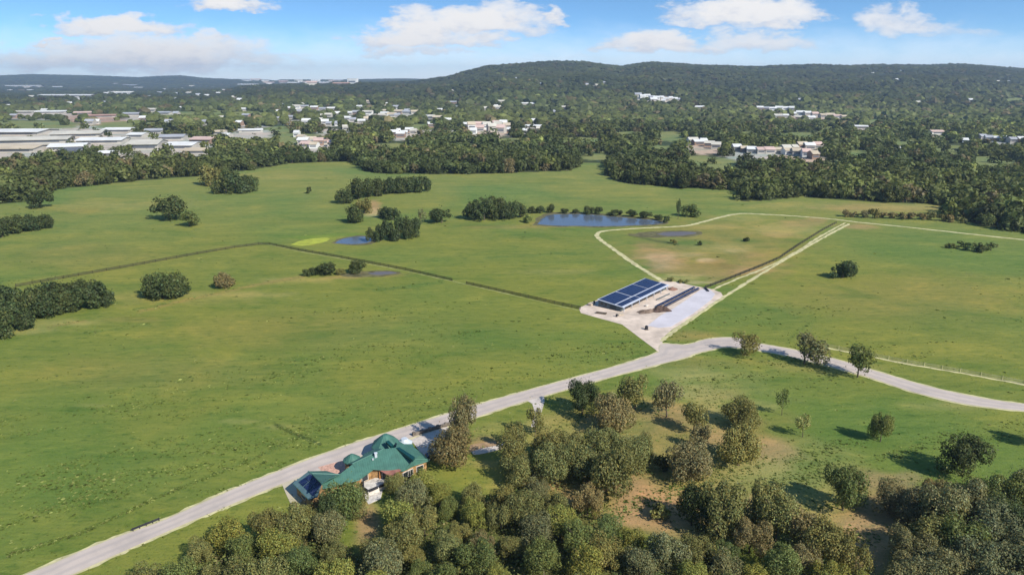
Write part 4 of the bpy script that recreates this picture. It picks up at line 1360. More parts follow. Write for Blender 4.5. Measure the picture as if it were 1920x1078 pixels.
clump('trees of the far dark clump', 'dark tree of the tight clump just before the far wood', 'mid', 'dark',
      [(424, 363, 38, 40), (444, 362, 36, 38), (462, 360, 30, 30), (476, 358, 18, 28, 'green'), (436, 354, 36, 34)])
clump('small trees by the murky ditch pond', 'small dark tree in the row by the murky ditch pond', 'mid', 'dark',
      [(576, 517, 16, 14), (590, 516, 16, 16), (612, 515, 32, 25), (640, 514, 16, 12, 'olive'), (670, 512, 26, 24), (602, 514, 14, 14)])
clump('trees of the long row in the far pasture', 'dark tree in the long straight row in the middle of the far pasture', 'mid', 'dark',
      [(648, 381, 28, 26), (672, 374, 32, 38), (692, 370, 30, 34), (712, 366, 28, 30), (728, 363, 28, 30), (744, 362, 28, 30), (760, 362, 28, 29), (776, 361, 28, 29), (790, 360, 26, 28), (802, 358, 16, 26)])
clump('two trees below the long row', 'dark tree of the pair right of the bare tan bank', 'mid', 'dark', [(720, 409, 24, 22), (737, 413, 24, 24)])
clump('slender trees at the small pond', 'slender dark tree in the group beside the small blue pond', 'mid', 'dark',
      [(697, 453, 16, 26), (714, 452, 22, 30), (732, 451, 26, 38), (750, 449, 26, 40), (766, 447, 24, 40), (780, 444, 18, 34)])
clump('trees of the thick clump left of the big pond', 'dark tree of the thick clump left of the big pond', 'mid', 'dark',
      [(890, 412, 34, 36), (908, 413, 36, 40), (928, 411, 34, 40), (946, 410, 32, 34), (962, 409, 26, 32), (976, 408, 24, 26), (915, 402, 34, 34)])
clump('little trees on the far bank of the big pond', 'little dark tree on the far bank of the big pond', 'mid', 'dark',
      [(998, 400, 16, 13), (1012, 400, 16, 14), (1034, 399, 14, 16), (1058, 400, 14, 9), (1078, 400, 12, 8), (1104, 401, 20, 15), (1122, 402, 14, 14), (1150, 405, 18, 10), (1162, 404, 10, 10),
       (1185, 407, 20, 8), (1212, 410, 20, 8), (1234, 413, 16, 9)])
clump('bushes of the brown hedge by the lane', 'brownish bush in the loose hedge below the far right wood', 'bush', 'brown',
      [(1585, 406, 18, 12), (1602, 407, 16, 10), (1620, 409, 18, 14), (1636, 409, 22, 18, 'olive'), (1655, 409, 18, 11), (1672, 410, 18, 12), (1690, 411, 20, 13), (1708, 411, 22, 13), (1726, 412, 20, 13),
       (1745, 412, 22, 15, 'olive'), (1764, 414, 22, 13, 'olive'), (1782, 416, 22, 13), (1800, 418, 20, 12, 'olive')])
clump('shrubs of the low clump at right', 'low green shrub of the flat clump in the right-hand pasture', 'bush', 'green',
      [(1782, 466, 18, 8), (1802, 462, 18, 11), (1820, 470, 24, 16), (1838, 472, 28, 17, 'dark'), (1858, 470, 26, 15), (1794, 466, 12, 6)])
clump('weeds along the near edge of the enclosed field', 'dark weed clump at the fence between the yard and the enclosed field', 'bush', 'olive',
      [(1258, 527, 14, 5), (1276, 530, 12, 5), (1288, 531, 12, 5)])

# trees of the middle thicket
thick = [(960, 880, 70, 74), (975, 908, 66, 62), (1030, 868, 78, 70), (1032, 900, 82, 76), (1068, 862, 66, 60), (1086, 898, 84, 80), (1130, 868, 74, 70), (1122, 912, 60, 56), (1152, 930, 96, 104), (1180, 880, 74, 70),
         (1206, 868, 36, 60)]
clump('trees of the thicket below the road', 'olive tree of the ragged thicket between the house and the tan clearing', 'oak', 'olive', thick)
clump('trees beside the large bare clearing', 'tree of the row between the tan clearing and the right-hand thicket', 'oak', 'olive',
      [(1432, 985, 84, 92), (1455, 1020, 92, 96), (1500, 1035, 88, 84, 'brown'), (1540, 1062, 92, 92), (1580, 1075, 88, 84), (1404, 1035, 72, 70, 'brown')])
clump('trees of the right-hand thicket', 'tree of the dense thicket in the lower right corner', 'oak', 'grey',
      [(1668, 962, 76, 66, 'brown'), (1712, 985, 84, 76, 'brown'), (1752, 950, 60, 56, 'brown'), (1760, 1010, 96, 104), (1800, 985, 96, 96), (1838, 968, 90, 88, 'green'), (1886, 972, 92, 92, 'green'), (1930, 965, 92, 90), (1740, 1050, 92, 88, 'olive'),
       (1795, 1055, 100, 96, 'green'), (1850, 1040, 100, 100), (1905, 1040, 96, 96, 'dark'), (1700, 1060, 80, 76, 'grey'), (1960, 1040, 96, 96), (1880, 1010, 92, 88, 'dark'), (1820, 1090, 96, 90), (1760, 1100, 96, 90), (1900, 1095, 100, 96), (1720, 1120, 90, 84), (1690, 1110, 80, 74), (1860, 1140, 96, 90), (1960, 1110, 96, 96)])


# dense oak wood along the bottom: spaced by hand-made dart throwing
def dart(poly, step, seed, tries=5000, box=None):
    rnd = random.Random(seed)
    xs = [p[0] for p in poly]
    ys = [p[1] for p in poly]
    out = []
    for _ in range(tries):
        px, py = rnd.uniform(min(xs), max(xs)), rnd.uniform(min(ys), max(ys))
        if not bool(inpoly(np.array([px]), np.array([py]), poly)[0]):
            continue
        p = G(px, py)
        if all((p - q[0]).length > step for q in out):
            out.append((p, px, py))
    return out


wood_cols = ['olive'] * 6 + ['green'] * 3 + ['brown'] + ['lime'] * 2 + ['grey'] * 2
for p, px, py in dart(NEARWOOD, 4.6, 9):
    if px < 420:
        cc = trng.choice(['olive', 'lime', 'green', 'olive'])
    elif py > 1085:
        cc = trng.choice(['olive', 'olive', 'lime', 'grey', 'green'])
    else:
        cc = trng.choice(wood_cols)
    w = trng.uniform(4.2, 7.2)
    tree(p, w, w * trng.uniform(.88, 1.15), 'oak', cc, 'olive green oak in the dense wood along the bottom edge', 'oaks of the dense wood along the bottom edge')
ptree(646, 985, 70, 84, 'oak', 'green', 'dark green tree directly in front of the green house roof')
ptree(618, 992, 50, 72, 'oak', 'dark', 'darker green tree between the solar end and the tree before the roof')
ptree(674, 968, 46, 60, 'oak', 'olive', 'small olive tree at the left side of the terrace')
ptree(580, 1000, 60, 58, 'oak', 'olive', 'olive tree in front of the solar-panelled end of the house')
ptree(792, 918, 66, 36, 'oak', 'lime', 'yellow-green bushy tree below the stone wall of the house')
ptree(742, 922, 44, 40, 'oak', 'olive', 'olive tree at the right side of the terrace')

# ------------------------------------------------------------------ town in the valley
TWN = {k: mat('town_' + k, c, .7, .12, .05) for k, c in {
    'white': (.66, .66, .63), 'cream': (.52, .49, .41), 'grey': (.36, .37, .39), 'dark': (.12, .13, .15), 'red': (.40, .25, .19), 'pink': (.55, .40, .34), 'tan': (.50, .42, .30), 'wall': (.44, .41, .36), 'brick': (.28, .19, .14)}.items()}
BMESH = {}
trn2 = random.Random(21)


def building(px, py, wpx, hm, dm, roofc, wallc, label, group=None, rz=None, parts=True, flat=False, cat='building', name='building'):
    p = GT(px, py)
    wm = wpx * (p.y * CP) / FPX
    rz = math.atan2(-p.x, p.y) * .4 + trn2.uniform(-.25, .25) if rz is None else rz
    key = (roofc, wallc, flat, parts)
    if key not in BMESH:
        w = MB().box((0, 0, .35), (1, 1, .9))
        if not flat:
            for s in (-.5, .5):
                w.add([(s, -.5, .8), (s, .5, .8), (s, 0, 1.12)], [(0, 1, 2) if s > 0 else (2, 1, 0)])
        r = MB()
        if flat:
            r.box((0, 0, .84), (1.03, 1.03, .08))
        else:
            r.add([(-.53, -.56, .79), (.53, -.56, .79), (.53, 0, 1.18), (-.53, 0, 1.18), (.53, .56, .79), (-.53, .56, .79),
                   (-.53, -.56, .74), (.53, -.56, .74), (.53, 0, 1.13), (-.53, 0, 1.13), (.53, .56, .74), (-.53, .56, .74)],
                  [(0, 1, 2, 3), (3, 2, 4, 5), (7, 6, 9, 8), (8, 9, 11, 10), (0, 6, 7, 1), (5, 4, 10, 11), (0, 3, 9, 6), (3, 5, 11, 9), (1, 7, 8, 2), (2, 8, 10, 4)])
        if parts:
            wn = MB()
            wn.box((.02, -.5, .42), (.78, .02, .22))
            BMESH[key] = (w.mesh('wall', TWN[wallc]), r.mesh('roof', TWN[roofc]), wn.mesh('window_band', TWN['dark']))
        else:
            v = MB()
            v.add(w.v, w.f, 0).add(r.v, r.f, 1)
            BMESH[key] = (v.mesh('building', [TWN[wallc], TWN[roofc]]),)
    ms = BMESH[key]
    if parts:
        o = empty(name, p, rz)
        o.scale = (wm, dm, hm)
        for nme, me in zip(('wall', 'roof', 'window_band'), ms):
            link(bpy.data.objects.new(nme, me), o)
    else:
        o = link(bpy.data.objects.new(name, ms[0]))
        o.location = p
        o.rotation_euler.z = rz
        o.scale = (wm, dm, hm)
    tag(o, label, cat, group)
    return o


HOLES = []          # photo spots kept free of far trees: (x, y, half width)
for b in [
    (40, 252, 118, 9, 60, 'white', 'wall', 'broad white warehouse at the left edge, behind the pale loading yard'),
    (150, 256, 96, 9, 50, 'cream', 'wall', 'long cream warehouse right of the broad white one'),
    (62, 268, 150, 9, 45, 'cream', 'wall', 'very long cream warehouse, second row at the left edge'),
    (196, 268, 90, 8, 40, 'white', 'wall', 'white warehouse closing the second row on its right'),
    (40, 284, 92, 8, 40, 'tan', 'wall', 'tan shed nearest the wood at the left edge'),
    (132, 280, 70, 8, 40, 'white', 'wall', 'white warehouse between the tan shed and the dark roofed one'),
    (136, 289, 38, 8, 26, 'dark', 'grey', 'dark roofed shed among the trees at the wood edge'),
    (204, 292, 34, 6, 20, 'white', 'wall', 'small white shed low among the trees'),
    (278, 279, 64, 12, 46, 'cream', 'wall', 'big cream gabled hall in the middle of the factory yard'),
    (346, 279, 60, 9, 34, 'white', 'wall', 'white shed right of the big gabled hall'),
    (386, 268, 48, 9, 30, 'pink', 'brick', 'pinkish factory block at the right of the yard'),
    (372, 288, 52, 7, 24, 'tan', 'wall', 'low tan shed in front of the pinkish factory block'),
    (326, 262, 50, 8, 30, 'grey', 'wall', 'grey flat shed behind the big gabled hall'),
    (262, 258, 34, 8, 26, 'white', 'wall', 'white shed with dark trees before it, behind the gabled hall'),
    (290, 250, 36, 8, 26, 'grey', 'wall', 'grey shed at the back of the factory yard'),
    (228, 248, 60, 8, 34, 'white', 'wall', 'long white shed at the back left of the factory yard'),
    (412, 252, 30, 7, 20, 'tan', 'wall', 'tan shed at the edge of the pale field'),
    (425, 258, 20, 7, 16, 'white', 'wall', 'white hut at the near end of the pale field'),
    (470, 248, 50, 6, 18, 'white', 'wall', 'row of white sheds on the far side of the pale field'),
    (190, 220, 60, 7, 40, 'red', 'wall', 'long red-roofed plant in the second built-up band'),
    (160, 215, 40, 8, 30, 'pink', 'brick', 'pink roofed block left behind the long red plant'),
    (100, 213, 60, 8, 34, 'white', 'wall', 'white long shed left of the red plant'),
    (50, 213, 44, 8, 30, 'cream', 'wall', 'cream shed at far left of the second band'),
    (285, 210, 24, 10, 30, 'cream', 'wall', 'cream block with rounded roof right of the red plant'),
    (252, 217, 40, 8, 30, 'grey', 'wall', 'grey shed right of the red plant'),
    (310, 215, 30, 8, 26, 'grey', 'wall', 'grey shed at the end of the pale strip'),
    (50, 163, 72, 12, 80, 'white', 'wall', 'long white building far off before the blue ridge at left'),
    (112, 165, 24, 12, 60, 'white', 'wall', 'short white building right of the far long one'),
    (20, 171, 24, 10, 50, 'white', 'wall', 'small white building at far left before the blue ridge'),
    (52, 171, 22, 10, 50, 'white', 'wall', 'small white building below the far long one'),
    (130, 182, 98, 11, 60, 'white', 'wall', 'very long pale building in the far left valley'),
    (228, 177, 42, 20, 60, 'white', 'white', 'tall bright white block in the far left valley'),
    (246, 162, 26, 14, 60, 'grey', 'wall', 'greyish building behind the tall bright white block'),
    (258, 166, 34, 10, 50, 'white', 'wall', 'low white building behind the tall bright block at right'),
    (216, 159, 12, 16, 40, 'white', 'wall', 'tiny white block nearest the blue ridge'),
    (332, 178, 16, 12, 40, 'white', 'wall', 'small white house right of the far left valley'),
    (468, 161, 40, 14, 60, 'white', 'white', 'long white hall below the campus on the far rise'),
    (662, 159, 17, 44, 40, 'white', 'white', 'white tower block on the skyline of the far rise'),
    (640, 160, 30, 14, 40, 'red', 'brick', 'red brick block left of the white tower block'),
    (1000, 240, 36, 6, 18, 'white', 'wall', 'long pale roof alone among the trees in the middle valley'),
    (1310, 204, 22, 8, 24, 'white', 'wall', 'white barn-like roof right of the hillside houses'),
    (1612, 241, 30, 6, 18, 'white', 'wall', 'long white roof alone among the right-hand trees'),
    (1680, 282, 16, 5, 12, 'white', 'wall', 'white hut deep in the right-hand trees'),
    (1637, 143, 8, 14, 20, 'white', 'white', 'small white house high on the ridge at right'),
    (1684, 154, 12, 12, 24, 'white', 'wall', 'pale house on a terrace of the right ridge'),
    (1754, 252, 26, 7, 16, 'pink', 'white', 'house with pink roof and white gables in brown scrub'),
]:
    b = b[:2] + (b[2] * (.86 if b[1] > 200 else 1), b[3] * (.78 if b[1] > 200 else .9)) + b[4:]
    building(*b, flat=b[3] >= 14 and b[2] < 45)
    HOLES.append((b[0], b[1], b[2] * .48))


def district(group, label, spots, hm, dm, cols, wpx):
    for s in spots:
        w = wpx * trn2.uniform(.75, 1.3)
        building(s[0], s[1], w, hm * trn2.uniform(.85, 1.2), dm * trn2.uniform(.8, 1.25), trn2.choice(cols), trn2.choice(['wall', 'wall', 'brick', 'white']), label, group, parts=s[1] > 200, cat='house' if hm < 9 else 'building', name='house' if hm < 9 else 'building')
        HOLES.append((s[0], s[1], w * .5 + 1.5))


district('campus buildings on the far rise', 'pale campus building on the skyline left of the white tower', [(462, 153), (480, 152), (498, 154), (515, 152), (532, 155), (548, 158), (560, 154), (576, 157), (592, 154), (608, 158), (622, 154), (634, 153), (505, 158), (585, 160)], 18, 50, ['white', 'cream', 'pink', 'grey'], 15)
district('houses of the middle suburb', 'pale house in the suburb between the pale strip and the wooded hill', [(540, 207), (556, 204), (572, 203), (590, 206), (606, 208), (622, 207), (562, 213), (520, 227), (545, 224), (600, 222), (616, 220), (632, 218), (575, 233), (610, 234), (634, 236), (655, 216), (668, 215), (650, 226), (662, 229), (678, 232)], 7.5, 16, ['white', 'grey', 'cream', 'grey'], 13)
district('buildings of the small centre', 'pale low building in the small centre left of mid valley', [(700, 222), (716, 221), (735, 220), (748, 214), (764, 214), (778, 214), (690, 214), (722, 212), (690, 229), (810, 224), (822, 226), (840, 230), (850, 195), (690, 194)], 8, 18, ['white', 'cream', 'grey', 'tan'], 15)
district('houses by the lit clearing', 'bright little house in the gap right of the middle suburb', [(745, 250), (757, 253), (768, 249), (776, 252), (752, 258), (740, 255)], 6.5, 13, ['white', 'cream', 'pink'], 14)
district('cream apartment houses', 'cream apartment block in the warm patch in mid valley', [(874, 240), (884, 243), (900, 240), (912, 243), (922, 247), (934, 242), (944, 238), (950, 243), (930, 236), (940, 250), (900, 248)], 9.5, 16, ['cream', 'white', 'tan', 'pink'], 14)
district('sheds below the suburb', 'pale shed beside the road before the far left pasture edge', [(570, 270), (584, 268), (598, 272), (610, 270), (622, 274), (590, 278), (575, 277), (566, 262)], 7, 16, ['white', 'cream', 'pink', 'tan'], 16)
district('white terrace on the hillside', 'white house in the bright terrace on the wooded hillside', [(1196, 182), (1204, 185), (1213, 184), (1222, 187), (1231, 189), (1240, 187), (1249, 190), (1257, 189), (1266, 191), (1274, 191), (1225, 192), (1244, 194)], 10, 20, ['white', 'white', 'grey'], 10)
district('houses in a row at the foot of the hill', 'white gabled house in the short row at the foot of the hill', [(1424, 207), (1436, 207), (1448, 207), (1460, 207), (1472, 207), (1484, 208)], 8, 16, ['white', 'white', 'grey'], 11)
district('houses of the warm estate', 'cream house on the bare warm estate at the foot of the hill', [(1458, 222), (1472, 221), (1486, 218), (1500, 216), (1513, 217), (1527, 219), (1541, 221), (1555, 221), (1569, 222), (1582, 223), (1497, 224), (1520, 225)], 7.5, 15, ['cream', 'tan', 'white', 'pink'], 13)
district('houses behind the right-hand wood', 'pale house in the loose row behind the right-hand wood', [(1298, 269), (1308, 272), (1318, 270), (1330, 275), (1342, 279), (1380, 283), (1394, 285), (1408, 287), (1424, 288), (1440, 288), (1456, 287), (1472, 286), (1488, 283), (1502, 280), (1516, 281), (1530, 280), (1492, 291), (1510, 294), (1524, 298), (1476, 290)], 6.5, 14, ['cream', 'pink', 'white', 'tan'], 15)
district('houses at the far right', 'white house in the trees near the right edge', [(1840, 263), (1852, 265), (1868, 265), (1880, 266), (1896, 268), (1912, 268), (1808, 268)], 6, 13, ['white', 'white', 'grey'], 12)
district('houses on the ridge', 'tiny white house scattered on the wooded ridge', [(970, 151), (1016, 162), (1100, 162), (1118, 163), (1132, 159), (905, 158), (1562, 139), (1870, 156), (1890, 156), (1690, 136), (1500, 192), (1720, 198), (1796, 194), (1818, 193), (1858, 195), (1040, 216), (850, 175), (930, 205), (1740, 196)], 9, 16, ['cream', 'white', 'grey'], 6)
district('scattered houses of the far left valley', 'tiny pale house scattered in the far left valley', [(300, 177), (310, 170), (355, 178), (372, 182), (388, 184), (410, 178), (440, 188), (450, 193), (420, 172), (400, 166), (280, 186), (200, 178), (170, 166), (60, 186), (360, 164), (345, 168), (330, 190)], 12, 24, ['white', 'cream', 'grey'], 8)

rs = random.Random(4)
sc_ = []
while len(sc_) < 46:
    q = (rs.uniform(420, 1060), rs.uniform(192, 262)) if len(sc_) < 30 else (rs.uniform(10, 430), rs.uniform(188, 236))
    if all(abs(q[0] - r_[0]) > 12 or abs(q[1] - r_[1]) > 5 for r_ in sc_):
        sc_.append(q)
district('lone houses in the valley trees', 'small pale house scattered among the trees of the left and middle valley', sc_, 7.5, 15, ['white', 'white', 'cream', 'grey'], 12)

# ------------------------------------------------------------------ woodland of the valley and the hills
def far_woods():
    rg = np.random.default_rng(42)
    bands = [(300, 820, 7.4, 'leaf', 190), (820, 1250, 8.6, 'leaf', 112), (1250, 1900, 8.6, 'dome', 0), (1900, 2700, 11.5, 'dome', 0), (2700, 5200, 17, 'dome', 0), (5200, 9600, 42, 'dome', 0)]
    crowns = {190: [unit_crown(200 + i, 190, .175, lobes=10, spread=.72, low=0.0, asp=1.45, scat=.38) for i in range(6)], 112: [unit_crown(300 + i, 112, .215, lobes=9, spread=.72, low=0.0, asp=1.45, scat=.32) for i in range(6)]}
    bm = bmesh.new()
    bmesh.ops.create_icosphere(bm, subdivisions=1, radius=1.0)
    bm2 = bmesh.new()
    bmesh.ops.create_icosphere(bm2, subdivisions=2, radius=1.0)

    def arr(b):
        b.verts.ensure_lookup_table()
        return np.array([v.co[:] for v in b.verts]), np.array([[v.index for v in f.verts] for f in b.faces if f.calc_center_median().z > -.35])
    ico, ico2 = arr(bm), arr(bm2)
    bm.free(); bm2.free()
    Vq, Fq, Cq, nq = [], [], [], 0
    Vt, Ft, Ct, nt_ = [], [], [], 0
    edge_list = []
    for d0, d1, step, kind, nl in bands:
        ymax = d1
        nx = int(2 * .84 * ymax / step) + 2
        ny = int((d1 - d0) / step) + 1
        gx, gy = np.meshgrid((np.arange(nx) - nx / 2) * step, d0 + np.arange(ny) * step)
        x = (gx + rg.uniform(-.45, .45, gx.shape) * step).ravel()
        y = (gy + rg.uniform(-.45, .45, gx.shape) * step).ravel()
        keep = (np.abs(x) < .82 * y + 30) & (y > d0) & (y <= d1)
        x, y = x[keep], y[keep]
        z = terrain(x, y)
        px, py = proj(x, y, z)
        ok = py < np.interp(px, EX, EY) - .3
        gap = np.sin(x * .021 + 1.9 * np.sin(y * .017)) * np.sin(y * .019 + 2.1 * np.sin(x * .015))
        ok &= ~((gap > .82) & (y > np.interp(px, [0, 1920], [760, 760])))
        wob = 1 + .22 * np.sin(x * .05 + 1.3 * np.sin(y * .043)) + rg.normal(0, .08, len(x))
        for k, cx, cy, rx, ry in CLEAR:
            cyy = np.clip(cy, py - 9.0 * FPX / np.maximum(y, 1), py)
            q = np.hypot((px - cx) / rx, (cyy - cy) / ry) * wob
            inside = q < 1.0
            thin = rg.uniform(size=len(x)) < (.03 if k in ('field',) else .16)
            ok &= ~inside | thin
        up_px = 10.0 * FPX / np.maximum(y, 1)
        for hx, hy, hw in HOLES:
            ok &= ~((np.abs(px - hx) < hw) & (py > hy - 1.0) & (py < hy + up_px * 1.05))
        if d0 >= 2500:      # slopes turned away behind the ridge stay bare of detail
            ok &= ~((y > 4500) & (y < 6000)) | (px < 900)
        x, y, z = x[ok], y[ok], z[ok]
        n = len(x)
        r = step * np.clip(rg.lognormal(-.24, .24, n), .42, 1.35)
        h = np.clip(rg.normal(1.25, .2, n), .9, 1.8) * r
        if d0 < 700:
            h = np.clip(h * 1.1, 6, 12.5)
        if d0 >= 2500:
            h = np.clip(r * rg.uniform(.7, 1.2, n), 7, 16)
        a = rg.uniform(0, 6.283, n)
        # stands differ in colour over tens to hundreds of metres, single crowns a little more
        st = .5 + .5 * np.sin(x * .011 + 2 * np.sin(y * .008 + 1)) * np.sin(y * .013 + 1.5 * np.sin(x * .009))
        br = np.clip(rg.normal(1.0, .22 if d0 < 2000 else .13, n), .45, 1.75)
        base = np.array((.082, .105, .034)) * (1 - st[:, None]) + np.array((.135, .150, .044)) * st[:, None]
        brown = rg.uniform(size=n) < .07
        base[brown] = (.175, .145, .066)
        lime = rg.uniform(size=n) < .06
        base[lime] = (.190, .215, .058)
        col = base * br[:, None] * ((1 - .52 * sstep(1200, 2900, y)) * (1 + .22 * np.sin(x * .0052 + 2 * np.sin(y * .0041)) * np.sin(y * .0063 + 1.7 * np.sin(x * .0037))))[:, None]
        ca, sa = np.cos(a), np.sin(a)
        if kind == 'leaf':
            var = rg.integers(0, 6, n)
            for v in range(6):
                V, F, C = crowns[nl][v]
                s = np.where(var == v)[0]
                if d0 == 300:
                    # nearest ones become trees of their own
                    own = s[np.argsort(np.interp(px[ok][s], EX, EY) - py[ok][s])[:6]]
                    edge_list += [(x[i], y[i], r[i], h[i], col[i]) for i in own]
                    s = np.setdiff1d(s, own)
                if not len(s):
                    continue
                X = V[None, :, 0] * ca[s, None] - V[None, :, 1] * sa[s, None]
                Y = V[None, :, 0] * sa[s, None] + V[None, :, 1] * ca[s, None]
                W = np.stack([X * r[s, None] + x[s, None], Y * r[s, None] + y[s, None], V[None, :, 2] * h[s, None] + z[s, None]], -1)
                Vq.append(W.reshape(-1, 3))
                k = len(V)
                Fq.append((F[None] + (np.arange(len(s)) * k)[:, None, None] + nq).reshape(-1, 4))
                Cq.append(((1 + (C[None] - 1) * .45) * col[s, None, :]).reshape(-1, 3))
                nq += k * len(s)
        else:
            V, F = ico2 if d0 < 1500 else ico
            k = len(V)
            jit = rg.normal(1, .16, (n, k, 1))
            P = V[None] * jit
            X = P[..., 0] * ca[:, None] - P[..., 1] * sa[:, None]
            Y = P[..., 0] * sa[:, None] + P[..., 1] * ca[:, None]
            W = np.stack([X * r[:, None] * 1.08 + x[:, None], Y * r[:, None] * 1.08 + y[:, None], (P[..., 2] * .62 + .42) * h[:, None] + z[:, None]], -1)
            Vt.append(W.reshape(-1, 3))
            Ft.append((F[None] + (np.arange(n) * k)[:, None, None] + nt_).reshape(-1, 3))
            Ct.append((np.clip(rg.normal(1, .13, (n, k, 1)), .4, 1.7) * col[:, None, :]).reshape(-1, 3))
            nt_ += k * n
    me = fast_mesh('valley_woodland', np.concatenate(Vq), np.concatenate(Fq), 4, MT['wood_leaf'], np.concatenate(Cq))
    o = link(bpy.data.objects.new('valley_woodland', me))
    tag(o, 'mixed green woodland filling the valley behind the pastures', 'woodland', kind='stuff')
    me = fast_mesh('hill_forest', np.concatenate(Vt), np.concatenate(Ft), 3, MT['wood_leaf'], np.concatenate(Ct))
    o = link(bpy.data.objects.new('hill_forest', me))
    tag(o, 'bluish forest over the far hills and the built-up valley', 'forest', kind='stuff')
    print('WOODS', nq // 4, nt_, 'edge', len(edge_list), 'trees', NTREE[0])
    for x, y, r, h, c in edge_list:
        t = tree((x, y, 0), r * 2.1, h * 1.05, 'mid', 'dark', 'tree on the front edge of the far woodland where it meets the pasture', 'trees along the front edge of the far woodland')
        t.children[0].color = (c[0], c[1], c[2], 1)


far_woods()

# ------------------------------------------------------------------ rough grass and weeds standing in the pastures
def tufts():
    rg = np.random.default_rng(8)
    road = [(p.x, p.y) for p in A] + [(p.x, p.y) for p in B[::-1]]
    n = 260000
    y = 96 / np.sqrt(rg.uniform((96 / 640) ** 2, 1, n))
    x = rg.uniform(-.86, .86, n) * y
    # rank growth gathers in drifts that run with the lie of the land
    u, v = x * .94 + y * .34, -x * .34 + y * .94
    f = (np.sin(u * .022 + 2.2 * np.sin(v * .051 + .7)) * np.sin(v * .083 + 1.6 * np.sin(u * .019 + 2)) + .7 * np.sin(u * .11 + 3 * np.sin(v * .21)) * np.sin(v * .27 + 2 * np.sin(u * .06)))
    px, py = proj(x, y, 0 * x)
    keep = rg.uniform(size=n) < np.clip(.04 + .34 * (f - .3), .012, .5)
    for pts, hw, c, s in RUNS:
        keep |= (seg_dist(px, py, pts) < hw * 1.1) & (rg.uniform(size=n) < .75)
    keep &= rg.uniform(size=n) < 1.0 - .88 * sstep(170, 330, y)
    keep &= ~inpoly(x, y, road)
    for poly in ([(1080, 580), (1104, 565), (1180, 536), (1240, 522), (1300, 532), (1362, 553), (1345, 570), (1262, 620), (1245, 640), (1290, 655), (1238, 668), (1160, 612), (1086, 590)],
                 [(520, 912), (640, 860), (770, 815), (860, 795), (855, 860), (800, 880), (730, 925), (690, 950), (590, 950)], [(995, 424), (1020, 398), (1140, 400), (1255, 414), (1220, 428), (1040, 428)],
                 [(620, 460), (640, 444), (705, 442), (690, 462)], [(536, 460), (570, 444), (622, 444), (600, 464)], [(1222, 448), (1240, 433), (1312, 435), (1300, 448)], [(668, 514), (700, 507), (748, 510), (725, 519)]):
        keep &= ~inpoly(px, py, poly)
    keep &= py > np.interp(px, EX, EY)
    x, y, f = x[keep], y[keep], f[keep]
    n = len(x)
    q = 4
    s = np.clip(rg.lognormal(-1.65, .40, n), .10, .5) * np.clip(y / 200, .8, 1.7)
    straw = rg.uniform(size=n) < .28
    col = np.where(straw[:, None], np.array((.25, .27, .08)), np.array((.118, .160, .034))) * np.clip(rg.normal(1, .25, n), .5, 1.6)[:, None]
    a = rg.uniform(0, 6.283, (n, q))
    c = np.stack([x[:, None] + rg.normal(0, .35, (n, q)) * s[:, None], y[:, None] + rg.normal(0, .35, (n, q)) * s[:, None]], -1)
    d = np.stack([np.cos(a), np.sin(a)], -1) * s[:, None, None]
    lean = rg.normal(0, .4, (n, q, 2)) * s[:, None, None]
    hgt = s[:, None] * rg.uniform(.25, .6, (n, q))
    V = np.zeros((n, q, 4, 3))
    V[:, :, 0, :2] = c - d
    V[:, :, 1, :2] = c + d
    V[:, :, 2, :2] = c + d * .8 + lean
    V[:, :, 3, :2] = c - d * .8 + lean
    V[:, :, 2, 2] = hgt
    V[:, :, 3, 2] = hgt
    me = fast_mesh('pasture_weeds', V.reshape(-1, 3), np.arange(n * q * 4).reshape(-1, 4), 4, MT['wood_leaf'], np.repeat(col, q * 4, 0))
    o = link(bpy.data.objects.new('pasture_weeds', me))
    tag(o, 'tufts of rank grass and weeds standing in drifts over the pastures', 'grass', kind='stuff')


tufts()


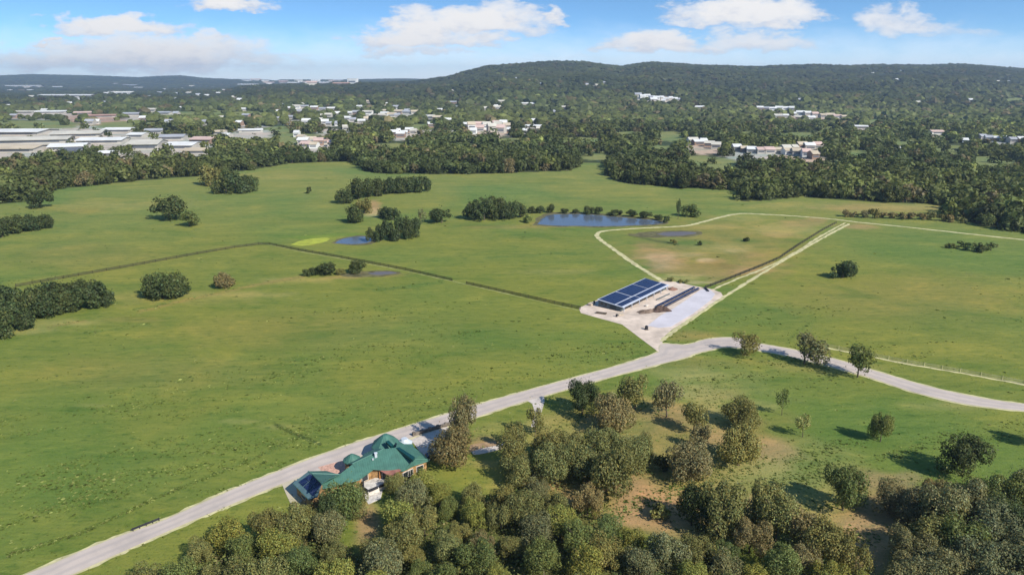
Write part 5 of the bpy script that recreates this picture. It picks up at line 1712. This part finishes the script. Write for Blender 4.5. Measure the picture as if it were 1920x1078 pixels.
def undergrowth():
    rg = np.random.default_rng(14)
    n = 120000
    px, py = rg.uniform(100, 2150, n), rg.uniform(860, 1240, n)
    keep = inpoly(px, py, NEARWOOD) | inpoly(px, py, NEARWOOD2) | inpoly(px, py, [(940, 940), (950, 850), (1220, 850), (1230, 900), (1150, 960), (1060, 930)])
    for cx, cy, rx, ry in ((1205, 950, 60, 60), (690, 1010, 32, 50), (1640, 990, 60, 60), (1620, 1040, 50, 50)):
        keep &= np.hypot((px - cx) / rx, (py - cy) / ry) > 1
    px, py = px[keep], py[keep]
    a_, b_ = (px - 960) / FPX, (539 - py) / FPX
    t = HCAM / (SP - b_ * CP)
    x, y = a_ * t, (CP + b_ * SP) * t
    f = np.sin(x * .33 + 2 * np.sin(y * .27)) * np.sin(y * .38 + 1.7 * np.sin(x * .29))
    k = rg.uniform(size=len(x)) < np.clip(.5 + .5 * f, .12, 1)
    x, y, f = x[k], y[k], f[k]
    n = len(x)
    z = rg.uniform(.05, 1, n) * np.clip(1.3 + 1.3 * f, .3, 2.6)
    P = np.stack([x, y, z], 1)
    nr = rg.normal(size=(n, 3)) * .6 + np.array((0, 0, .9))
    nr /= np.linalg.norm(nr, axis=1)[:, None]
    u = np.cross(nr, rg.normal(size=(n, 3)))
    u /= np.linalg.norm(u, axis=1)[:, None]
    v = np.cross(nr, u)
    s = rg.uniform(.12, .34, n)[:, None]
    V = np.stack([P - u * s, P - v * s * .7, P + u * s, P + v * s * .7], 1)
    w = rg.uniform(size=n)[:, None]
    col = np.where(w < .45, np.array((.19, .20, .055)), np.where(w < .75, np.array((.12, .155, .045)), np.array((.24, .20, .085)))) * np.clip(rg.normal(1, .25, n), .5, 1.6)[:, None]
    me = fast_mesh('undergrowth', V.reshape(-1, 3), np.arange(n * 4).reshape(-1, 4), 4, MT['wood_leaf'], np.repeat(col, 4, 0))
    o = link(bpy.data.objects.new('undergrowth', me))
    tag(o, 'low leafy undergrowth filling the floor between the oaks along the bottom edge', 'undergrowth', kind='stuff')


undergrowth()

# ------------------------------------------------------------------ air
hz = MB().box((0, 0, 132), (20900, 20900, 268)).build('haze', None)
hm = bpy.data.materials.new('haze_air')
hm.use_nodes = True
nt = hm.node_tree
nt.nodes.clear()
ho = N(nt, 'ShaderNodeOutputMaterial')
hv = N(nt, 'ShaderNodeVolumePrincipled')
hv.inputs['Color'].default_value = (.60, .78, 1.0, 1)
hv.inputs['Density'].default_value = 8.5e-5
hv.inputs['Anisotropy'].default_value = .2
nt.links.new(hv.outputs[0], ho.inputs['Volume'])
hz.data.materials.clear()
hz.data.materials.append(hm)
tag(hz, kind='stuff')
